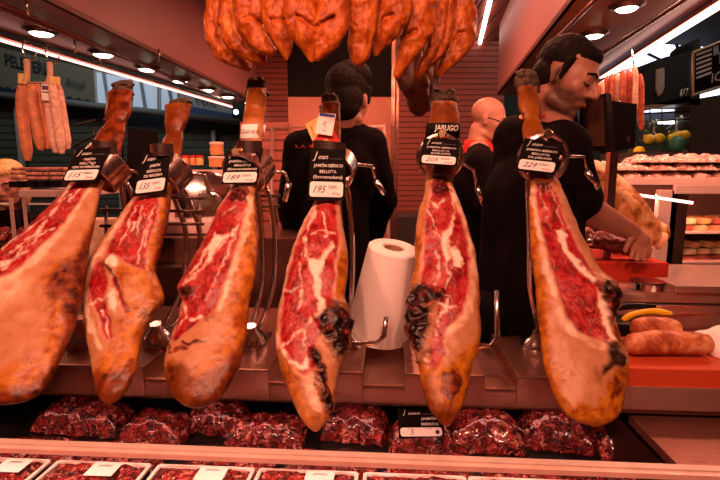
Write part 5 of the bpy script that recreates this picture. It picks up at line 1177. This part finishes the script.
# dark scale behind first shank
b = MB(); b.corners([P(124,252,1.68),P(165,252,1.68),P(165,252,1.72),P(124,252,1.72),P(128,128,1.68),P(158,132,1.68),P(158,132,1.72),P(128,128,1.72)])
tag(b.build('dark_screen', M['gloss']), 'dark glossy panel standing behind the first two ham shanks', 'screen')
b = MB(); b.tube([P(75,146,1.65),P(96,135,1.65),P(110,131,1.65)], .004, 6, False); b.tube([P(92,160,1.65),P(93,128,1.65)], .004, 6, False); b.tube([P(76,126,1.66),P(95,120,1.66)], .004, 6, False)
tag(b.build('wire_holder', M['black'], None, True), 'black wire holder behind the leftmost ham card', 'holder')
# ================================================================ right side
# till screens on a pole
Ys = 1.40
e = empty('till_display', P(613,180,Ys), 'double black till display on a pole between salesman and glass case', 'display')
def scr(q, dep, parent, name, m, dY): b = MB(); A = [P(x, y, Ys+y2) for (x, y), y2 in zip(q, dY)]; nn = (A[1]-A[0]).cross(A[0]-A[3]).normalized(); b.poly(A, -dep, nn); return b.build(name, m, parent)
scr([(580,101),(606,93),(610,152),(578,151)], .03, e, 'left_screen', M['black'], (.03,-.03,-.03,.03)); 
scr([(607,100),(637,104),(635,148),(610,152)], .03, e, 'right_screen', M['black'], (-.02,.04,.04,-.02))
b = MB(); b.tube([P(608,150,Ys),P(608,178,Ys)], .0, 4, False) if False else None
b = MB(); pp = P(612,165,Ys+.02); zp = P(612,135,Ys).z; px_ = P(614,165,1.56).x; b.box((px_, 1.575, (BZ+zp)/2), (.026,.026,zp-BZ)); b.box(((px_+P(612,135,Ys).x)/2, 1.50, zp-.01), (.03,.16,.02)); b.build('pole', M['satin'], e)
scr([(582,104),(603,97),(605,146),(581,147)], .001, e, 'screen_glass', mat('brown_screen', (.07,.03,.02), .2), (.025,-.034,-.034,.025))
# glass case, right
Yr_ = 2.15
e = empty('glass_counter', (P(680,250,Yr_).x, Yr_+.2, 0), 'tall glass meat counter at the right behind the carved ham', 'display case')
slabpx(598,178,800,185,Yr_,.5,'top_shelf',M['pinkpanel'],parent=e)
slabpx(676,185,800,194,Yr_-.03,.02,'price_rail',M['pinkpanel'],parent=e)
slabpx(598,183,800,260,Yr_+.02,.006,'glass_pane',M['glass'],parent=e) if False else None
for x0, x1, m in ((660,669,'pinkpanel'),(672,679,'satin')): slabpx(x0,190,x1,300,Yr_-.02,.03,'post',M[m],parent=e)
a, b_ = P(618,192,Yr_-.05), P(693,203,Yr_-.25); MB().tube([a, b_], .006, 10, False).build('light_tube', M['ledL'], e, True)
slabpx(560,300,800,480,Yr_+.05,.4,'base_cabinet',M['steel_dark'],parent=e)
for y in (232, 262): slabpx(600,y,800,y+2,Yr_+.08,.4,'shelf',M['pinkpanel'],parent=e)
slabpx(600,186,800,300,Yr_+.48,.02,'back_panel',mat('case_back', (.25,.12,.09), .6),parent=e)
# packs on top
M['pinkham'] = mat('pink_packed_ham', (.72,.38,.32), .3, var=.6, nscale=35, bump=.6)
for k in range(16):
    row, c_ = divmod(k, 6) if k < 12 else (2, k-12)
    x = 600+c_*22+row*6 + (30 if row == 2 else 0); y = 178-row*7.5
    p = P(x, y, Yr_+.12); ee = empty('cured_meat_pack', p, 'pink vacuum pack, '+ORD[c_]+' from the left in the '+['bottom','middle','top'][row]+' layer on the right glass counter', 'meat pack', 'pink vacuum packs on the right counter')
    heap('meat', .115, .2, .045, M['pinkham'], ee, 11.+k, p, Matrix.Rotation(random.uniform(-.2,.2),3,'Z'), amp=.014, noise=28, edge=2.6); 
    heap('plastic_bag', .12, .21, .052, M['film'], ee, 41.+k, p, Matrix.Identity(3).to_4x4(), amp=.010, noise=30, edge=2.6)
for k in range(6):
    p = P(540+k*11, 176, Yr_+.15+.02*k); ee = empty('cured_meat_pack', p, 'pink vacuum pack behind the salesman’s shoulder, '+ORD[k]+' from the left', 'meat pack', 'pink vacuum packs behind the salesman’s shoulder')
    heap('meat', .10, .2, .08+.02*(k%2), M['pinkham'], ee, 71.+k, p, Matrix.Identity(3).to_4x4(), amp=.014, noise=28, edge=2.6)
slabpx(520,177,598,300,Yr_+.1,.4,'side_counter',M['steel_dark'],'dark counter under the pink packs behind the salesman','counter')
# goods inside the case
cols = [(.62,.30,.14),(.45,.12,.08),(.70,.45,.25),(.50,.35,.12),(.30,.08,.05),(.72,.55,.3)]
mg = [mat('packed_goods', c, .35, var=.5, nscale=45, bump=.4) for c in cols]
k = 0
for r_, y in enumerate((232, 262, 299)):
    for c_ in range(6):
        for lay in range((2, 3, 6)[r_]):
            x = 668+c_*16+lay*3; w = .060+.01*random.random(); p = P(x, y, Yr_+.14); z = p.z+.002+lay*.034
            b = MB(); b.box((p.x, Yr_+.20+.01*c_, z+.016), (w+.006,.16,.030), Matrix.Rotation(random.uniform(-.15,.15),3,'Y'), .010, 3)
            o = tag(b.build('packed_food', mg[(k*5+r_+lay*2)%6], None, 'auto'), 'wrapped food pack, '+ORD[c_]+' stack from left, '+ORD[lay]+' from bottom, '+['upper','lower','floor'][r_]+' shelf of right glass case', 'food pack', ['upper','lower','bottom'][r_]+' shelf food packs'); k += 1
# steel side wall below, hall behind: right
YR = 4.2
M['darkhall'] = mat('dark_stall_front', (.014,.013,.013), .5)
def R3(x, y): return P(x, y, YR)
e = empty('stall_front', (R3(680,150).x, YR, 0), 'dark market stall front with rounded top, pale shield and the number 617', 'stall front')
pts = [R3(640,104),R3(640,84),R3(646,70),R3(656,60),R3(668,56),R3(676,57),R3(692,50),R3(693,44),R3(700,38),R3(700,105)]
b = MB(); b.poly(pts, .3, (0,1,0)); b.build('fascia_board', M['darkhall'], e)
b = MB(); b.poly([R3(655,70),R3(663,68),R3(663,88),R3(661,93),R3(658,96),R3(655,90)], -.02, (0,1,0)); b.build('shield_emblem', mat('pale_shield', (.45,.34,.25), .5), e)
text('617', P(684,92.5,YR-.01), (1,0,.18), (0,0,1), .062, M['letter'], e, 'number_lettering', width=.068, bold=.02)
b = MB(); b.poly([R3(640,107),R3(690,96),R3(690,101),R3(640,112)], .05, (0,1,0)); b.build('wood_trim', mat('warm_trim', (.35,.2,.1), .5), e)
b = MB(); b.poly([R3(690,100),R3(860,70),R3(860,330),R3(690,330)], .2, (0,1,0)); b.build('side_wall', mat('bronze_panel', (.06,.04,.03), .3), e)
b = MB(); b.poly([R3(600,108),R3(690,104),R3(690,330),R3(600,330)], .05, (0,1,0)); 
bb = MB(); bb.box((R3(645,200).x, YR+.9, .95), (2.4,.1,1.9)); bb.build('rear_wall', M['hallwall'], e); b.bm.free()
b = MB()
for y in (114, 122): b.tube([R3(640,y),R3(690,y-3)], .008, 6, False)
for x in (650,662,675): b.tube([R3(x,109),R3(x,126)], .006, 6, False)
b.build('hanging_rack', M['steel_dark'], e, True)
p = P(668,122,YR+.3); b = MB(); b.box(p, (.16,.04,.03)); tag(b.build('strip_light', emis('cool_strip', (1,.95,.9), 8)), 'small white strip light inside the dark stall front', 'light')
e = empty('menu_board', P(705,108,3.6), 'framed black menu board with white stripes at the right edge', 'menu board')
MBp = lambda x, y: P(x, y, 3.6)
b = MB(); b.poly([MBp(693,53),MBp(770,22),MBp(770,72),MBp(693,95)], .04, (0,1,0)); b.build('panel', M['black'], e)
b = MB(); b.tube([MBp(693,53),MBp(770,22),MBp(770,72),MBp(693,95),MBp(693,53)], .012, 8, False); b.build('frame', mat('gold_frame', (.5,.38,.22), .35, .6), e)
b = MB()
for k in range(6): y = 54+k*4.6; b.poly([MBp(696,y),MBp(711,y-5.5),MBp(711,y-3.3),MBp(696,y+2.2)], -.006, (0,1,0))
b.build('white_stripe', M['letter'], e)
b = MB(); b.poly([MBp(713,47),MBp(718,45),MBp(718,54),MBp(713,56)], -.006, (0,1,0)); b.poly([MBp(719,52),MBp(724,50),MBp(724,62),MBp(719,64)], -.006, (0,1,0)); b.build('pale_square', mat('pale_blue_print', (.4,.45,.6), .5), e)
text('ICE', MBp(719,76)+Vector((0,-.01,0)), (1,0,.3), (0,0,1), .07, M['letter'], e, 'menu_lettering', width=.12)
# bright daylight behind the arch
M['day'] = emis('bright_daylight_glass', (.62,.66,1.0), 3.2)
wx0 = P(590,90,6.2)
e = empty('roof_window', P(660,70,6.2), 'bright bluish daylight window high behind the dark arch', 'window')
b = MB(); b.poly([P(590,112,6.2),P(628,95,6.2),P(638,104,6.2),P(652,66,6.2),P(695,56,6.2),P(698,34,6.2),P(655,42,6.2),P(590,84,6.2)][::1], .03, (0,1,0)) if False else b.poly([P(596,112,6.2),P(720,112,6.2),P(720,48,6.2),P(660,44,6.2),P(596,80,6.2)], .03, (0,1,0)); b.build('pane', M['day'], e)
b = MB(); b.tube([P(640,50,6.1),P(665,62,6.1),P(700,48,6.1)], .02, 6, False); b.tube([P(676,44,6.1),P(684,62,6.1)], .02, 6, False); b.build('glazing_bar', M['black'], e)
plane('wall_hall_right', [(wx0.x-1,6.5,0),(9,6.5,0),(9,6.5,4.4),(wx0.x-1,6.5,4.4)], M['hallwall'], .1, (0,1,0))
plane('ceiling_hall', [(-9,-1.5,4.5),(9,-1.5,4.5),(9,10,4.5),(-9,10,4.5)], M['hallwall'], .1, (0,0,1))
# hanging red sausages, right
M['chorizo'] = mat('red_chorizo', (.50,.12,.06), .45, var=.5, nscale=45, bump=.6)
Yq = 1.95
for k, (x, w, y0, y1) in enumerate([(601,5,80,106),(606,5,76,104),(611,5,74,106),(616,6,74,104),(622,6,70,104),(628,6,70,107),(634,6,66,110),(640,6,74,130),(598,5,84,104)]):
    a, c = P(x, y0, Yq), P(x+1.5, y1, Yq+.01*(k%2)); r = w/2/FPX*Yq
    tag(MB().tube([a, a.lerp(c,.3)+Vector((.002,0,0)), a.lerp(c,.7)+Vector((-.002,0,0)), c], [r*.5,r,r,r,r*.95,r*.5], 14).build('chorizo', M['chorizo'] if k%3 else M['fuetp'], None, True), ('red' if k%3 else 'pale')+' sausage hanging behind the till display, '+(ORD[k+1] if k < 8 else 'first')+' from the left in the row', 'sausage', 'red sausages hanging at the right' if k%3 else 'pale sausages hanging at the right')
b = MB(); b.tube([P(594,82,Yq),P(646,62,Yq)], .004, 6, False); b.tube([P(634,68,Yq),P(632,50,Yq)], .003, 6, False); tag(b.build('sausage_rail', M['chrome'], None, True), 'thin rail from which the red sausages hang at the right', 'rail')
# lemons in net bags
M['lemon'] = mat('lemon', (.95,.70,.02), .4, var=.1, bump=.2); M['net'] = glassy('clear_bag', (.9,.95,.85), .2, .12)
Yl = 3.3
for k, (x, y) in enumerate([(649,139),(659,138),(678,136),(684,135),(673,138),(639,151)]):
    p = P(x, y, Yl); b = MB(); b.ellip(p, (.036,.034,.032)); b.ellip(p+Vector((.034,0,0)), (.010,.010,.010)); o = b.build('lemon', M['lemon'], None, True); tag(o, ['lemon leftmost in the left hanging bag','lemon right in the left hanging bag','lemon in the middle of the right hanging bag','lemon rightmost in the right hanging bag','lemon leftmost in the right hanging bag','lone yellow lemon lower left of the bags'][k], 'lemon', 'lemons hanging beyond the right counter')
for k, (x, y, lab) in enumerate([(654,136,'clear bag of lemons hanging beyond the right counter, left one'),(679,132,'clear bag of lemons hanging beyond the right counter, right one')]):
    p = P(x, y, Yl); b = MB(); b.lathe(p+Vector((0,0,-.06)), (0,0,1), [(.05,0),(.088,.03),(.085,.07),(.03,.13),(.02,.17)], 20); tag(b.build('net_bag', M['net'], None, True), lab, 'bag')
p = P(676,152,3.2); b = MB(); b.lathe(p, (0,0,1), [(.03,0),(.045,.02),(.05,.07),(.02,.10)], 20); tag(b.build('green_jug', mat('green_plastic', (.02,.16,.10), .4), None, True), 'dark green jug below the right bag of lemons', 'jug')
b = MB(); b.box((R3(655,170).x, 3.3, .765), (1.6,.5,1.53)); tag(b.build('rear_counter', mat('dark_counter', (.05,.03,.025), .6)), 'dark counter under the green jug beyond the meat packs', 'counter')
# leaves behind lemons
b = MB()
for k in range(60):
    x, y = random.uniform(628,690), random.uniform(124,158); p = P(x, y, 3.45+random.random()*.1); b.ellip(p, (.028,.006,.014), Euler((random.random()*3, random.random()*3, random.random()*3)).to_matrix(), 8)
tag(b.build('leafy_greens', mat('green_leaves', (.08,.12,.03), .6, var=.5), None, True), 'heap of green leafy produce behind the lemons', 'greens', kind='stuff')
# ================================================================ light
W = bpy.data.worlds.new('world'); S.world = W; W.use_nodes = True
W.node_tree.nodes['Background'].inputs[0].default_value = (.35,.07,.04,1); W.node_tree.nodes['Background'].inputs[1].default_value = .12
WARM = (1, .36, .22)
def area(name, loc, tgt, sx, sy, e, col=WARM):
    l = bpy.data.lights.new(name, 'AREA'); l.shape = 'RECTANGLE'; l.size = sx; l.size_y = sy; l.energy = e; l.color = col
    o = bpy.data.objects.new(name, l); COL.objects.link(o); o.location = loc
    o.rotation_euler = (Vector(tgt)-Vector(loc)).to_track_quat('-Z', 'Y').to_euler(); return o
def spot(name, loc, tgt, e, ang=80, col=WARM, r=.04):
    l = bpy.data.lights.new(name, 'SPOT'); l.energy = e; l.color = col; l.spot_size = math.radians(ang); l.spot_blend = .6; l.shadow_soft_size = r
    o = bpy.data.objects.new(name, l); COL.objects.link(o); o.location = loc
    o.rotation_euler = (Vector(tgt)-Vector(loc)).to_track_quat('-Z', 'Y').to_euler(); return o
# lamps of the front canopy above the counter (out of frame, like the rows in view)
for i, x in enumerate((-.95, -.35, .25, .85)): spot('canopy_lamp', (x, -.30, 2.55), (x*.9, 1.15, 1.1), 86, 80, r=.035)
area('canopy_strip', (0, -.1, 2.4), (0, 1.2, 1.0), 2.4, .06, 11, (1,.5,.36))
# ceiling downlights in view
for p, lab, r in lamps: spot('downlight_lamp', (p.x, p.y, zs-.04), (p.x, p.y, 0), 18, 120, r=.05)
for p in ((.2,2.0,2.8), (.45,3.6,2.8), (-.1,4.6,2.8)): area('ceiling_tube_lamp', p, (p[0], p[1], 0), .08, .9, 27, (1,.33,.2))
gm = gl(GA.lerp(GB,.5), gz+.004)-nv*.02; cs_ = area('case_strip', gm, gm-nv*.22+Vector((0,0,-.30)), 1.5, .008, 2.4, (1,.42,.34)); cs_.data.spread = math.radians(75)
area('case_fill_rear', tuple(Cp(-.25,.05,.868)), tuple(Cp(-.25,.05,0)), 1.6, .02, .9, (1,.40,.32))  # hidden fill lamp added under the counter lip to brighten the back packs
area('right_tube_lamp', (1.15, 1.9, 2.08), (1.05, 1.9, 0), .05, 1.6, 22)
area('left_tube_lamp', (-1.25, 2.3, 2.08), (-1.15, 2.3, 0), .05, 1.6, 14)
area('case_tube_lamp', (1.45, 2.15, 1.30), (1.45, 2.4, 1.0), .5, .02, 2.5)
# hall lamps outside
area('hall_lamp', (-3.5, 5.2, 4.2), (-3.8, 7.2, 1.8), 2, 1, 34, (.8,.9,.85))
area('hall_lamp', (3.0, 3.4, 4.0), (3.2, 4.3, 1.6), 1.5, 1, 25, (1,.85,.7))
